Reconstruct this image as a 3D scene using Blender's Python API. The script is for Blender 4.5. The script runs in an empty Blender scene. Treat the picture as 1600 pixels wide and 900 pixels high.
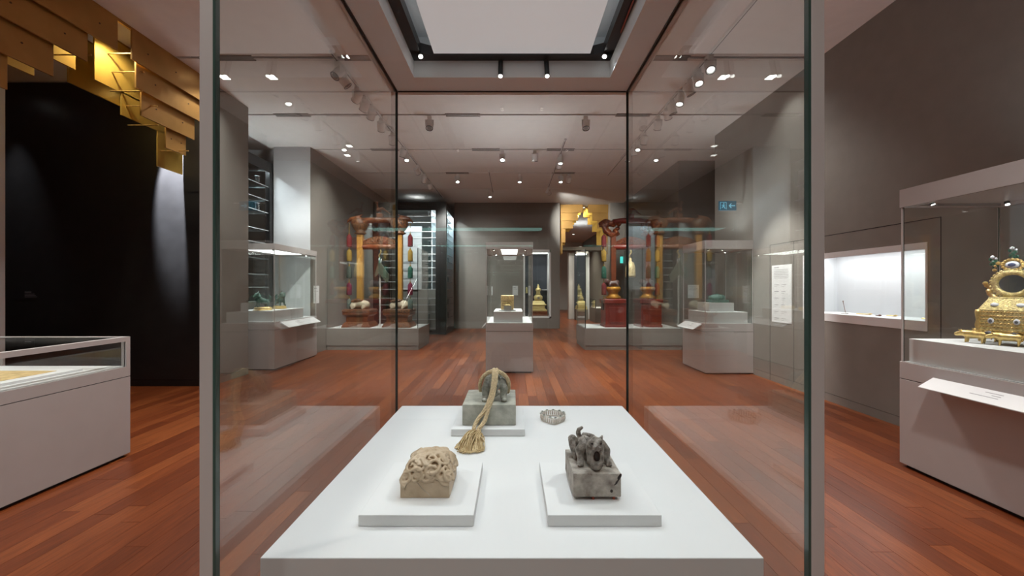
import bpy, bmesh, math, random
from mathutils import Vector, Matrix
PI = math.pi
scn = bpy.context.scene
C = scn.collection
# ------------------------------------------------------------------ camera, world, exposure
cam_d = bpy.data.cameras.new('camera'); cam_d.sensor_width = 36; cam_d.lens = 13.5; cam_d.clip_start = 0.02; cam_d.clip_end = 200
cam = bpy.data.objects.new('camera', cam_d); C.objects.link(cam)
cam.location = (0, 0, 1.5); cam.rotation_euler = (PI/2, 0, 0); scn.camera = cam
w = bpy.data.worlds.new('world'); scn.world = w; w.use_nodes = True
w.node_tree.nodes['Background'].inputs[0].default_value = (.9, .9, 1, 1)
w.node_tree.nodes['Background'].inputs[1].default_value = 0.02
vs = scn.view_settings; vs.view_transform = 'Standard'; vs.look = 'None'; vs.exposure = 0.0; vs.gamma = 1; vs.use_curve_mapping = False
cy = scn.cycles; cy.max_bounces = 8; cy.diffuse_bounces = 4; cy.glossy_bounces = 4; cy.use_adaptive_sampling = True; cy.adaptive_threshold = .02; cy.transparent_max_bounces = 40; cy.transmission_bounces = 6
cy.sample_clamp_indirect = 4.0; cy.caustics_reflective = False; cy.caustics_refractive = False
ROOM = 1.75      # strength of the gallery lamps
ZC = 4.65       # ceiling height

# ------------------------------------------------------------------ materials
def nodes(name):
    m = bpy.data.materials.new(name); m.use_nodes = True
    nt = m.node_tree
    return m, nt, nt.nodes['Principled BSDF']
def mat(name, col, rough=.6, metal=0, var=.06, scale=6, bump=0, bscale=80, emit=0, ecol=None, spec=.5, stretch=None, col2=None, sharp=False, trans=0):
    m, nt, b = nodes(name)
    b.inputs['Roughness'].default_value = rough; b.inputs['Metallic'].default_value = metal
    b.inputs['Specular IOR Level'].default_value = spec
    tc = nt.nodes.new('ShaderNodeTexCoord'); src = tc.outputs['Object']
    if stretch:
        mp = nt.nodes.new('ShaderNodeMapping'); mp.inputs['Scale'].default_value = stretch
        nt.links.new(src, mp.inputs[0]); src = mp.outputs[0]
    n = nt.nodes.new('ShaderNodeTexNoise'); n.inputs['Scale'].default_value = scale; n.inputs['Detail'].default_value = 6
    nt.links.new(src, n.inputs['Vector'])
    r = nt.nodes.new('ShaderNodeValToRGB')
    c2 = col2 or tuple(min(1, c*(1+var)) for c in col); c1 = col if col2 else tuple(c*(1-var) for c in col)
    r.color_ramp.elements[0].color = (*c1, 1); r.color_ramp.elements[1].color = (*c2, 1)
    r.color_ramp.elements[0].position = .44 if sharp else .35; r.color_ramp.elements[1].position = .56 if sharp else .65
    nt.links.new(n.outputs[0], r.inputs[0]); nt.links.new(r.outputs[0], b.inputs['Base Color'])
    if bump:
        n2 = nt.nodes.new('ShaderNodeTexNoise'); n2.inputs['Scale'].default_value = bscale; n2.inputs['Detail'].default_value = 5
        nt.links.new(src, n2.inputs['Vector'])
        bp = nt.nodes.new('ShaderNodeBump'); bp.inputs['Strength'].default_value = bump; bp.inputs['Distance'].default_value = .01
        nt.links.new(n2.outputs[0], bp.inputs['Height']); nt.links.new(bp.outputs[0], b.inputs['Normal'])
    if emit:
        b.inputs['Emission Color'].default_value = (*(ecol or col), 1); b.inputs['Emission Strength'].default_value = emit
    return m
def glass_mat(name, tint=(.93, .97, .95), f0=.045, power=5):
    # thin clear sheet: passes light straight, mirrors by the Schlick curve on both faces
    m = bpy.data.materials.new(name); m.use_nodes = True; nt = m.node_tree
    for n in list(nt.nodes): nt.nodes.remove(n)
    out = nt.nodes.new('ShaderNodeOutputMaterial'); mix = nt.nodes.new('ShaderNodeMixShader')
    tr = nt.nodes.new('ShaderNodeBsdfTransparent'); gl = nt.nodes.new('ShaderNodeBsdfGlossy')
    tr.inputs[0].default_value = (*tint, 1); gl.inputs['Roughness'].default_value = 0.0; gl.inputs['Color'].default_value = (1, 1, 1, 1)
    g = nt.nodes.new('ShaderNodeNewGeometry'); d = nt.nodes.new('ShaderNodeVectorMath'); d.operation = 'DOT_PRODUCT'
    nt.links.new(g.outputs['Incoming'], d.inputs[0]); nt.links.new(g.outputs['Normal'], d.inputs[1])
    def mth(op, a, bval=None):
        q = nt.nodes.new('ShaderNodeMath'); q.operation = op
        if isinstance(a, (int, float)): q.inputs[0].default_value = a
        else: nt.links.new(a, q.inputs[0])
        if bval is not None:
            if isinstance(bval, (int, float)): q.inputs[1].default_value = bval
            else: nt.links.new(bval, q.inputs[1])
        return q.outputs[0]
    ab = mth('ABSOLUTE', d.outputs['Value']); om = mth('SUBTRACT', 1.0, ab); pw = mth('POWER', om, power)
    f = mth('ADD', mth('MULTIPLY', pw, 1-f0), f0)
    nt.links.new(f, mix.inputs[0]); nt.links.new(tr.outputs[0], mix.inputs[1]); nt.links.new(gl.outputs[0], mix.inputs[2])
    nt.links.new(mix.outputs[0], out.inputs[0])
    return m
def wood_floor(name, island):
    m, nt, b = nodes(name)
    tc = nt.nodes.new('ShaderNodeTexCoord'); mp = nt.nodes.new('ShaderNodeMapping'); mp.inputs['Scale'].default_value = (14, .9, 1)
    g = nt.nodes.new('ShaderNodeNewGeometry')
    if island: rnd = g.outputs['Random Per Island']
    else:
        oi = nt.nodes.new('ShaderNodeObjectInfo'); rnd = oi.outputs['Random']
    add = nt.nodes.new('ShaderNodeVectorMath'); add.operation = 'ADD'
    sc = nt.nodes.new('ShaderNodeMath'); sc.operation = 'MULTIPLY'; sc.inputs[1].default_value = 37
    nt.links.new(rnd, sc.inputs[0]); nt.links.new(g.outputs['Position'], add.inputs[0]); nt.links.new(sc.outputs[0], add.inputs[1])
    nt.links.new(add.outputs[0], mp.inputs[0])
    n = nt.nodes.new('ShaderNodeTexNoise'); n.inputs['Scale'].default_value = 5; n.inputs['Detail'].default_value = 8; n.inputs['Roughness'].default_value = .65
    nt.links.new(mp.outputs[0], n.inputs['Vector'])
    r1 = nt.nodes.new('ShaderNodeValToRGB'); e = r1.color_ramp.elements
    e[0].position = 0; e[0].color = (.130, .030, .0085, 1); e[1].position = 1; e[1].color = (.255, .075, .022, 1)
    k = e.new(.35); k.color = (.17, .041, .0115, 1); k = e.new(.7); k.color = (.205, .054, .0155, 1)
    nt.links.new(rnd, r1.inputs[0])
    r2 = nt.nodes.new('ShaderNodeValToRGB'); r2.color_ramp.elements[0].position = .3; r2.color_ramp.elements[1].position = .7
    r2.color_ramp.elements[0].color = (.58, .52, .48, 1); r2.color_ramp.elements[1].color = (1.22, 1.2, 1.15, 1)
    nt.links.new(n.outputs[0], r2.inputs[0])
    mx = nt.nodes.new('ShaderNodeMix'); mx.data_type = 'RGBA'; mx.blend_type = 'MULTIPLY'; mx.inputs[0].default_value = 1
    nt.links.new(r1.outputs[0], mx.inputs[6]); nt.links.new(r2.outputs[0], mx.inputs[7]); nt.links.new(mx.outputs[2], b.inputs['Base Color'])
    b.inputs['Roughness'].default_value = .34; b.inputs['Specular IOR Level'].default_value = .38
    bp = nt.nodes.new('ShaderNodeBump'); bp.inputs['Strength'].default_value = .08; bp.inputs['Distance'].default_value = .004
    nt.links.new(n.outputs[0], bp.inputs['Height']); nt.links.new(bp.outputs[0], b.inputs['Normal'])
    return m
M = {
 'wood': wood_floor('merbau_plank', False), 'wood_far': wood_floor('merbau_far', True),
 'subfloor': mat('subfloor_dark', (.03, .012, .007), .8),
 'ceil': mat('ceiling_paint', (.84, .80, .77), .85, var=.02),
 'wall': mat('taupe_wall', (.225, .205, .185), .62, var=.03, bump=.03, bscale=300),
 'wallwhite': mat('white_wall', (.64, .64, .66), .7, var=.02),
 'black': mat('black_wall', (.019, .019, .021), .40, var=.1, bump=.02, bscale=200),
 'slot': mat('slot_dark', (.09, .075, .065), .8), 'grille': mat('grille_metal', (.30, .27, .25), .6),
 'case': mat('case_lacquer', (.50, .478, .472), .5, var=.02, bump=.015, bscale=400),
 'case_in': mat('case_white', (.78, .79, .80), .6, var=.015, bump=.02, bscale=300),
 'canopyw': mat('canopy_white', (.88, .92, .94), .55, var=.01),
 'softpanel': mat('dimmed_panel', (.8, .79, .78), .5, var=.01, emit=.30, ecol=(.96, .98, 1)),
 'mount': mat('mount_white', (.80, .81, .82), .65, var=.01, bump=.02, bscale=300),
 'post': mat('frame_metal', (.62, .59, .575), .42, metal=.1, var=.02),
 'gap': mat('shadow_gap', (.012, .011, .011), .7),
 'seal': mat('black_silicone', (.01, .011, .011), .5),
 'bm': mat('black_metal', (.012, .012, .013), .35, metal=.3),
 'glass': glass_mat('case_glass', (.965, .985, .978), .085), 'glassb': glass_mat('clear_pane', (.978, .992, .986), .03),
 'glassf': glass_mat('front_pane', (.975, .985, .98), .026),
 'gedge': mat('glass_edge', (.05, .10, .085), .2, spec=.6), 'acr': glass_mat('acrylic', (.90, .94, .95), .10, 3),
 'acredge': mat('acrylic_edge', (.55, .60, .62), .15, spec=.8),
 'gold': mat('polished_gold', (.84, .60, .23), .30, metal=.8, var=.2, scale=30, bump=.3, bscale=60),
 'gilt': mat('gilt_relief', (.86, .66, .30), .40, metal=.55, var=.3, scale=60, bump=.6, bscale=120),
 'fin': mat('brass_board', (.42, .235, .07), .40, metal=.65, var=.10, scale=3, bump=.02, bscale=90),
 'fin_lit': mat('brass_board_lit', (.66, .43, .10), .32, metal=.65, var=.10, scale=3),  # same brass, yellower: lamp glow on the inner boards put into the colour
 'screw': mat('screw_head', (.10, .06, .03), .5, metal=.5),
 'lampw': mat('lamp_white', (.78, .76, .74), .5), 'lens': mat('lamp_lens', (1, 1, 1), .3, emit=9, ecol=(1, .98, .94)),
 'lensdim': mat('lamp_lens_off', (.25, .24, .23), .2), 'reflector': mat('downlight_lens', (1, 1, 1), .3, emit=3.5, ecol=(1, .97, .92)),
 'panel': mat('light_panel', (1, 1, 1), .4, emit=5, ecol=(1, .99, .96)),
 'greenstrip': mat('green_diffuser', (.7, .9, .85), .4, emit=3.2, ecol=(.45, .95, .85)),
 'strip': mat('led_strip', (1, 1, 1), .4, emit=9, ecol=(.97, .99, 1)),
 'label': mat('label_board', (.74, .75, .76), .6, var=.01), 'labelblack': mat('label_black', (.02, .02, .024), .5), 'ink': mat('ink', (.10, .10, .11), .7), 'inkpale': mat('ink_pale', (.32, .32, .34), .7),
 'paper': mat('aged_paper', (.62, .46, .22), .85, var=.2, scale=18),
 'marble_y': mat('tan_soapstone', (.47, .355, .235), .45, var=.18, scale=30, bump=.15, bscale=180, col2=(.62, .49, .35)),
 'jadegrey': mat('grey_jade', (.29, .295, .25), .33, var=.3, scale=26, bump=.1, bscale=150, col2=(.54, .54, .47)),
 'jadedark': mat('dark_grey_jade', (.13, .13, .105), .3, var=.3, scale=60, bump=.25, bscale=220, col2=(.36, .355, .30)),
 'stone': mat('brown_stone', (.22, .185, .155), .5, var=.3, scale=40, bump=.5, bscale=300, col2=(.60, .55, .49)),
 'stonedark': mat('dark_stone', (.12, .105, .09), .32, var=.3, scale=90, bump=.4, bscale=350, col2=(.40, .36, .32)),
 'scorch': mat('scorched_stone', (.012, .010, .009), .6), 'redpad': mat('red_support', (.35, .06, .03), .5),
 'mouth': mat('dark_mouth', (.01, .008, .007), .6),  # shade inside the open mouth put into the colour; eyes share it
 'cord': mat('straw_silk', (.62, .48, .29), .7, var=.2, scale=200, bump=.3, bscale=600), 'cord2': mat('tassel_silk', (.40, .27, .12), .7, scale=90, col2=(.70, .55, .32)),
 'silver': mat('silver_band', (.74, .71, .65), .35, metal=.5, var=.2, scale=200), 'gem': mat('grey_green_gem', (.13, .17, .15), .2), 'pearl': mat('coral_bead', (.72, .63, .56), .4),
 'jade': mat('green_jade', (.016, .075, .055), .28, var=.4, scale=40, bump=.4, bscale=150, col2=(.06, .19, .14)),
 'jadelion': mat('green_enamel', (.035, .085, .07), .35, var=.4, scale=25, bump=.3, bscale=90, col2=(.10, .18, .155)),
 'rackwood': mat('carved_brown_wood', (.115, .036, .011), .38, var=.25, scale=14, bump=.35, bscale=60, col2=(.215, .072, .022)),
 'rackpost': mat('gilded_ochre_post', (.36, .175, .035), .4, var=.15, scale=8, stretch=(6, 6, .6), col2=(.48, .25, .05)),
 'rackcarve': mat('carved_relief', (.05, .022, .012), .42, var=.4, scale=26, bump=.9, bscale=45, col2=(.21, .09, .032), sharp=True),
 'redlac': mat('red_lacquer', (.15, .012, .008), .32, var=.15, scale=6, col2=(.21, .022, .012)),
 'redpost': mat('red_brown_post', (.13, .030, .010), .35, var=.2, scale=10),
 'lacgold': mat('gilt_lotus', (.52, .24, .03), .38, metal=.4, var=.3, scale=40, bump=.5, bscale=60),
 'dragon': mat('red_gilt_dragon', (.10, .015, .007), .3, var=.4, scale=22, bump=.7, bscale=40, col2=(.24, .065, .015), sharp=True),
 'beastw': mat('ivory_lacquer', (.55, .46, .34), .5, var=.2, scale=10), 'beastd': mat('dark_lacquer', (.03, .028, .026), .4, col2=(.10, .03, .025), scale=20),
 'chime': mat('green_stone_chime', (.085, .092, .066), .4, var=.2), 'rod': mat('white_rod', (.75, .75, .75), .4),
 't_red': mat('tassel_red', (.13, .006, .010), .8), 't_yel': mat('tassel_yellow', (.27, .16, .02), .8), 't_grn': mat('tassel_green', (.008, .075, .05), .8),
 't_dk': mat('tassel_dark', (.045, .06, .05), .8), 't_mag': mat('tassel_magenta', (.15, .006, .036), .8), 't_teal': mat('tassel_teal', (.06, .10, .09), .8),
 'mirror': mat('mirror_disc', (.75, .78, .80), .06, metal=1, var=0), 'enamel': mat('white_enamel', (.72, .74, .80), .25), 'blueen': mat('blue_enamel', (.08, .10, .20), .25),
 'green_leaf': mat('green_enamel_leaf', (.02, .10, .06), .4), 'agate': mat('grey_agate', (.10, .10, .11), .2),
 'signblue': mat('exit_plate', (.03, .10, .15), .4, emit=.25, ecol=(.04, .16, .26)), 'signlit': mat('exit_mark', (.2, .55, .7), .4, emit=.55, ecol=(.2, .6, .8)),
 'signcyan': mat('exit_cyan', (.1, .7, .65), .4, emit=1.2, ecol=(.08, .75, .68)),
 'nightblue': mat('niche_dark_back', (.035, .042, .058), .5), 'boxgold': mat('pale_gilt_box', (.78, .60, .30), .45, metal=.2, var=.25, scale=40, bump=.4, bscale=70),
 'pagodabase': mat('red_brown_base', (.17, .05, .02), .4),
}
# ------------------------------------------------------------------ geometry helpers
class MB:
    def __init__(s): s.bm = bmesh.new()
    def box(s, x0, x1, y0, y1, z0, z1, mi=0, rz=0, piv=None):
        m = Matrix.Translation(((x0+x1)/2, (y0+y1)/2, (z0+z1)/2)) @ Matrix.Diagonal((abs(x1-x0), abs(y1-y0), abs(z1-z0), 1))
        if rz: 
            p = piv or ((x0+x1)/2, (y0+y1)/2, 0)
            m = Matrix.Translation(p) @ Matrix.Rotation(rz, 4, 'Z') @ Matrix.Translation((-p[0], -p[1], -p[2])) @ m
        r = bmesh.ops.create_cube(s.bm, size=1, matrix=m)
        if mi:
            for f in {f for v in r['verts'] for f in v.link_faces}: f.material_index = mi
        return s
    def sph(s, c, r, sub=2, rot=None, mi=0):
        if isinstance(r, (int, float)): r = (r, r, r)
        m = Matrix.Translation(c)
        if rot: m = m @ rot
        q = bmesh.ops.create_icosphere(s.bm, subdivisions=sub, radius=1, matrix=m @ Matrix.Diagonal((*r, 1)))
        if mi:
            for f in {f for v in q['verts'] for f in v.link_faces}: f.material_index = mi
        return s
    def chain(s, pts, rads, step=.5, sub=1):
        for i in range(len(pts)-1):
            a, b = Vector(pts[i]), Vector(pts[i+1]); ra, rb = rads[i], rads[i+1]
            n = max(2, int((b-a).length/(step*min(ra, rb)))+1)
            for k in range(n+1):
                t = k/n; s.sph(a.lerp(b, t), ra+(rb-ra)*t, sub)
        return s
    def tube(s, pts, r, seg=6, closed=False, cap=True):
        pts = [Vector(p) for p in pts]; n = len(pts)
        rr = r if isinstance(r, (list, tuple)) else [r]*n
        rings = []; prev = None
        for i in range(n):
            if closed: t = pts[(i+1) % n]-pts[i-1]
            else: t = pts[min(i+1, n-1)]-pts[max(i-1, 0)]
            t.normalize()
            if prev is None: u = t.orthogonal().normalized()
            else:
                u = prev-t*prev.dot(t)
                u = u.normalized() if u.length > 1e-6 else t.orthogonal().normalized()
            prev = u; v = t.cross(u)
            rings.append([s.bm.verts.new(pts[i]+(u*math.cos(2*PI*k/seg)+v*math.sin(2*PI*k/seg))*rr[i]) for k in range(seg)])
        for i in range(n if closed else n-1):
            a, b = rings[i], rings[(i+1) % n]
            for k in range(seg): s.bm.faces.new((a[k], a[(k+1) % seg], b[(k+1) % seg], b[k]))
        if cap and not closed:
            s.bm.faces.new(rings[0][::-1]); s.bm.faces.new(rings[-1])
        return s
    def lathe(s, prof, seg=20, c=(0, 0, 0), square=False, sx=1, sy=1):
        # prof: (radius, z); a square lathe makes stepped square bases
        if square: seg = 4
        rings = []
        for r, z in prof:
            rings.append([s.bm.verts.new((c[0]+sx*r*(math.sqrt(2) if square else 1)*math.cos(2*PI*(k+(.5 if square else 0))/seg), c[1]+sy*r*(math.sqrt(2) if square else 1)*math.sin(2*PI*(k+(.5 if square else 0))/seg), c[2]+z)) for k in range(seg)])
        for a, b in zip(rings, rings[1:]):
            for k in range(seg): s.bm.faces.new((a[k], a[(k+1) % seg], b[(k+1) % seg], b[k]))
        s.bm.faces.new(rings[0][::-1]); s.bm.faces.new(rings[-1])
        return s
    def cyl(s, a, b, r, seg=12, r2=None): return s.tube([a, b], [r, r if r2 is None else r2], seg)
    def prism(s, poly, y0, y1, axis='y'):
        def P(u, v, d): return (u, d, v) if axis == 'y' else ((d, u, v) if axis == 'x' else (u, v, d))
        a = [s.bm.verts.new(P(u, v, y0)) for u, v in poly]; b = [s.bm.verts.new(P(u, v, y1)) for u, v in poly]
        s.bm.faces.new(a); s.bm.faces.new(b[::-1]); n = len(poly)
        for k in range(n): s.bm.faces.new((a[k], b[k], b[(k+1) % n], a[(k+1) % n]))
        return s
    def mesh(s, name, off=(0, 0, 0), smooth=False):
        if off != (0, 0, 0): bmesh.ops.translate(s.bm, verts=s.bm.verts, vec=Vector(off))
        bmesh.ops.recalc_face_normals(s.bm, faces=s.bm.faces)
        me = bpy.data.meshes.new(name); s.bm.to_mesh(me); s.bm.free()
        if smooth:
            for p in me.polygons: p.use_smooth = True
        return me
def B(*a, **k): return MB().box(*a, **k)
def setp(o, label=None, cat=None, group=None, kind=None):
    if label: o['label'] = label
    if cat: o['category'] = cat
    if group: o['group'] = group
    if kind: o['kind'] = kind
    return o
def T(name, label, cat, loc=(0, 0, 0), rz=0, group=None, kind=None):
    o = bpy.data.objects.new(name, None); C.objects.link(o); o.location = loc; o.rotation_euler = (0, 0, rz); o.empty_display_size = .05
    return setp(o, label, cat, group, kind)
def base_of(o):
    v = Vector((0, 0, 0))
    while o: v += Vector(o.location); o = o.parent
    return v
def P(name, mb, m, parent=None, smooth=False, bevel=0, world=False, mats=None, **k):
    off = (0, 0, 0)
    if world and parent: off = tuple(-base_of(parent))
    me = mb.mesh(name, off, smooth) if isinstance(mb, MB) else mb
    o = bpy.data.objects.new(name, me); C.objects.link(o)
    if len(me.materials) == 0:
        for q in (mats or [m]): me.materials.append(M[q] if isinstance(q, str) else q)
    if parent: o.parent = parent
    if bevel:
        bv = o.modifiers.new('bevel', 'BEVEL'); bv.width = bevel; bv.segments = 2; bv.limit_method = 'ANGLE'; bv.angle_limit = math.radians(40)
    return setp(o, **k)
def W(name, mb, m, parent, **k): return P(name, mb, m, parent, world=True, **k)
def S(name, mb, m, label, mats=None, parent=None, **k): # a piece of the setting
    return P(name, mb, m, parent, mats=mats, label=label, kind='structure', **k)
def organic(mb, voxel, smooth=2, disp=0, dscale=.01):
    me = mb.mesh('tmp'); o = bpy.data.objects.new('tmp', me); C.objects.link(o)
    r = o.modifiers.new('r', 'REMESH'); r.mode = 'VOXEL'; r.voxel_size = voxel
    if smooth:
        q = o.modifiers.new('s', 'SMOOTH'); q.iterations = smooth; q.factor = .5
    if disp:
        tx = bpy.data.textures.new('clouds', 'CLOUDS'); tx.noise_scale = dscale
        d = o.modifiers.new('d', 'DISPLACE'); d.texture = tx; d.strength = disp; d.texture_coords = 'LOCAL'
    dg = bpy.context.evaluated_depsgraph_get(); out = bpy.data.meshes.new_from_object(o.evaluated_get(dg))
    bpy.data.objects.remove(o)
    for p in out.polygons: p.use_smooth = True
    return out
def dup(root, loc=None, rz=None, label=None, group=None, parent=None):
    r = root.copy(); C.objects.link(r); r.parent = parent
    if loc is not None: r.location = loc
    if rz is not None: r.rotation_euler = (0, 0, rz)
    if label: r['label'] = label
    if group: r['group'] = group
    for ch in root.children: dup(ch, parent=r)
    return r
def aim(o, target): o.rotation_euler = (Vector(target)-Vector(o.location)).to_track_quat('-Z', 'Y').to_euler()
def spot(name, loc, target, watt, angle=60, blend=.6, size=.03, col=(1, .95, .88)):
    l = bpy.data.lights.new(name, 'SPOT'); l.energy = watt; l.spot_size = math.radians(angle); l.spot_blend = blend; l.shadow_soft_size = size; l.color = col
    o = bpy.data.objects.new(name, l); C.objects.link(o); o.location = loc; aim(o, target); return o
def pane(name, x0, x1, y0, y1, z0, z1, parent, m='glass', **k):
    mb = B(x0, x1, y0, y1, z0, z1)
    d = (x1-x0, y1-y0, z1-z0); ax = d.index(min(d))
    for f in mb.bm.faces:
        f.normal_update()
        f.material_index = 0 if abs(f.normal[ax]) > .5 else 1
    return W(name, mb, None, parent, mats=[m, 'gedge' if m != 'acr' else 'acredge'], **k)
# ================================================================== SETTING
random.seed(3)
# ---- floor: one plank an object where planks show, the rest joined
floor = S('floor', B(-9.5, 7, -4.4, 27, -.06, -.022), 'subfloor', 'reddish brown merbau plank floor of the gallery')
PW, PL = .13, 1.35
allp = []
for i, xi in enumerate([(-9.4+PW*k) for k in range(int(16.2/PW))]):
    off = random.random()*PL
    y = -4.3-off
    while y < 26.8: allp.append((xi+PW/2, y+PL/2)); y += PL
def show(p):
    x, y = p; near = y-PL/2; far = y+PL/2
    if far < .7: return 0
    near = max(near, .6); a = 0
    d = (near+far)/2; px = 800+600*x/d; py = 450+900/d
    if px < -150 or px > 1750 or py > 1000: return 0
    pen = 1.0
    if -.42 < x < .42 and d < 2.6: pen = .02                      # behind the case in front
    if x > 3.25 and d < 3.4: pen = .02
    if x < -3.4 and d < 3.5: pen = .02
    if y > 5.9 and x < -4.6 or x > 4.2: pen = .01
    return pen*PW*600/d*(900/near-900/far)
allp.sort(key=lambda p: -show(p))
pm = B(-PW/2+.0008, PW/2-.0008, -PL/2+.001, PL/2-.001, -.021, 0).mesh('plank')
for x, y in allp[:300]:
    o = P('plank', pm, 'wood', floor); o.location = (x, y, random.uniform(-.0006, 0))
mb = MB()
for x, y in allp[300:]:
    mb.box(x-PW/2+.0008, x+PW/2-.0008, y-PL/2+.001, y+PL/2-.001, -.021, -.0003)
P('plank_field', mb, 'wood_far', floor, kind='stuff')

# ---- ceiling with cross slots
SL = [1.75, 3.5, 5.25, 6.98, 8.73, 10.5, 12.2]
mb = MB(); ys = [-4.4]
for s in SL: ys += [s-.022, s+.022]
ys.append(27)
for k in range(0, len(ys), 2): mb.box(-9.5, 7, ys[k], ys[k+1], ZC, ZC+.12)
mb.box(-9.5, 7, -4.4, 27, ZC+.12, ZC+.2)
ceiling = S('ceiling', mb, 'ceil', 'pale warm grey ceiling with thin cross slots')
for s in SL:
    P('slot_channel', B(-4.4, 4.1, s-.021, s+.021, ZC+.02, ZC+.115), 'slot', ceiling)
gm = MB()
for k in range(34): gm.box(-.30+k*.018, -.30+k*.018+.008, -.05, .05, -.012, 0)
gm.box(-.31, .32, -.055, -.048, -.014, 0).box(-.31, .32, .048, .055, -.014, 0)
gme = gm.mesh('air_grille')
for x, s in [(-3.85, 5.25), (-2.0, 5.25), (2.1, 5.25), (-4.0, 6.98), (-2.9, 8.73), (-.9, 6.98), (2.2, 6.98), (-.6, 8.73), (1.1, 8.73), (-1.5, 10.5), (1.4, 10.5)]:
    o = P('air_grille', gme, 'grille', ceiling); o.location = (x, s, ZC)

# ---- right wall with lit niche
NY0, NY1, NZ0, NZ1 = 3.88, 5.54, 1.06, 1.966
RX = 4.2
mb = MB()
mb.box(RX, 4.9, -4.4, NY0, .106, ZC).box(RX, 4.9, NY1, 7.95, .106, ZC).box(RX, 4.9, NY0, NY1, .106, NZ0).box(RX, 4.9, NY0, NY1, NZ1, ZC)
wr = S('wall_right', mb, 'wall', 'dark taupe side wall with a lit white display niche')
P('shadow_gap', B(RX+.012, RX+.3, -4.4, 7.95-.012, 0, .15), 'gap', wr)
S('baseboard_right', B(RX, RX+.2, -4.4, 7.95, 0, .1), 'wall', 'flush taupe baseboard along the right wall')
# flush panel joints on the right wall
mb = MB(); 
mb.box(RX-.0015, RX+.01, 3.76, 6.25, 2.192, 2.2).box(RX-.0015, RX+.01, 3.756, 3.764, .35, 2.2).box(RX-.0015, RX+.01, 6.246, 6.254, .0, 2.2).box(RX-.0015, RX+.01, 5.72, 5.726, .1, 2.2)
P('panel_joint', mb, 'gap', wr)
nl = MB(); t = .02; ND = 4.67
nl.box(ND, ND+t, NY0, NY1, NZ0, NZ1).box(RX-.004, ND, NY0, NY0+t, NZ0, NZ1).box(RX-.004, ND, NY1-t, NY1, NZ0, NZ1)
nl.box(RX-.004, ND, NY0+t, NY1-t, NZ0, NZ0+.10).box(RX-.004, RX+.05, NY0+t, NY1-t, NZ1-.07, NZ1).box(RX+.05, ND, NY0+t, NY1-t, NZ1-.008, NZ1)
P('niche_liner', nl, 'case_in', wr)
P('niche_strip_lamp', B(RX+.055, RX+.075, NY0+.05, NY1-.05, NZ1-.016, NZ1-.009), 'strip', wr)
pane('niche_glass', RX+.002, RX+.010, NY0+t, NY1-t, NZ0+.10, NZ1-.07, wr, 'glassb')
a = bpy.data.lights.new('niche_light', 'AREA'); a.shape = 'RECTANGLE'; a.size = .2; a.size_y = 1.5; a.energy = 7.5; a.color = (.97, .98, 1)
ao = bpy.data.objects.new('niche_light', a); C.objects.link(ao); ao.location = (RX+.2, (NY0+NY1)/2, NZ1-.02)
# small return walls behind
S('wall_right_recess', B(4.12, 6.2, 9.5, 14.2, 0, ZC), 'wall', 'dark taupe wall standing behind the green jade case')
S('wall_right_end', B(6.2, 6.5, 7.9, 14.2, 0, ZC), 'wall', 'taupe end wall of the side recess')
S('wall_right_return', B(4.9, 6.5, 7.75, 7.95, 0, ZC), 'wall', 'taupe return wall of the side recess')
S('wall_rear_right', B(3.63, 4.3, 14.2, 15.2, 0, ZC), 'wall', 'dark wall pier to the right of the gold arch')
# ---- central rear partition with pagoda window
BX0, BX1, BY, BY1 = -2.13, 1.77, 14.2, 15.3
PX0, PX1, PZ0, PZ1 = .42, 1.44, .39, 2.92
mb = MB()
mb.box(BX0, PX0, BY, BY1, 0, ZC).box(PX1, BX1, BY, BY1, 0, ZC).box(PX0, PX1, BY, BY1, 0, PZ0).box(PX0, PX1, BY, BY1, PZ1, ZC)
wb = S('wall_rear', mb, 'wall', 'taupe partition wall at the far end of the gallery')
mb = MB(); t = .06
mb.box(PX0, PX1, BY-.01, BY+.95, PZ0, PZ0+t).box(PX1-t, PX1, BY-.01, BY+.95, PZ0, PZ1).box(PX0, PX0+t, BY-.01, BY+.95, PZ0, PZ1).box(PX0, PX1, BY-.01, BY+.95, PZ1-.1, PZ1)
P('window_liner', mb, 'case_in', wb)
P('window_back', B(PX0, PX1, BY+.95, BY+1.0, PZ0, PZ1), 'nightblue', wb)
pane('window_glass', PX0+t, PX1-t, BY+.02, BY+.03, PZ0+t, PZ1-.1, wb, 'glassb')
P('window_lamp', B(PX0+.1, PX1-.1, BY+.2, BY+.5, PZ1-.112, PZ1-.1), 'panel', wb)
spot('window_spot', ((PX0+PX1)/2, BY+.2, PZ1-.15), ((PX0+PX1)/2, BY+.5, 1), 35, 110, .8, .05)
# ---- left side walls
mb = B(-5.32, -4.5, 8.57, 12.4, 0, ZC)
for f in mb.bm.faces:
    f.normal_update(); f.material_index = 1 if f.normal.y < -.5 else 0  # end face turned white: the strong light on it is put into the colour
S('wall_left_rear', mb, None, 'side wall with a end whitened as if strongly lit behind the lion case', mats=['wall', 'wallwhite'])
S('wall_left_outer', B(-6.4, -6.15, 6.7, 8.6, 0, ZC), 'wall', 'grey wall behind the tall clear shelves')
S('wall_left_rear_fill', B(-5.32, -4.5, 12.4, 14.4, 0, ZC), 'wall', 'taupe wall beside the black framed shelf block')
wlp = S('wall_left', B(-8.2, -4.6, 5.9, 6.7, .106, ZC), 'wall', 'thick partition wall with a taupe end beside the black wall')
P('shadow_gap', B(-8.2, -4.612, 5.91, 6.69, 0, .15), 'gap', wlp)
S('baseboard_left', B(-8.2, -4.6, 5.9, 6.7, 0, .1), 'wall', 'flush taupe baseboard of the left partition')
wbl = S('wall_left_black', B(-8.2, -4.6, 5.86, 5.9, .1, ZC-.02), 'black', 'black painted wall beneath the gold arch')
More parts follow.
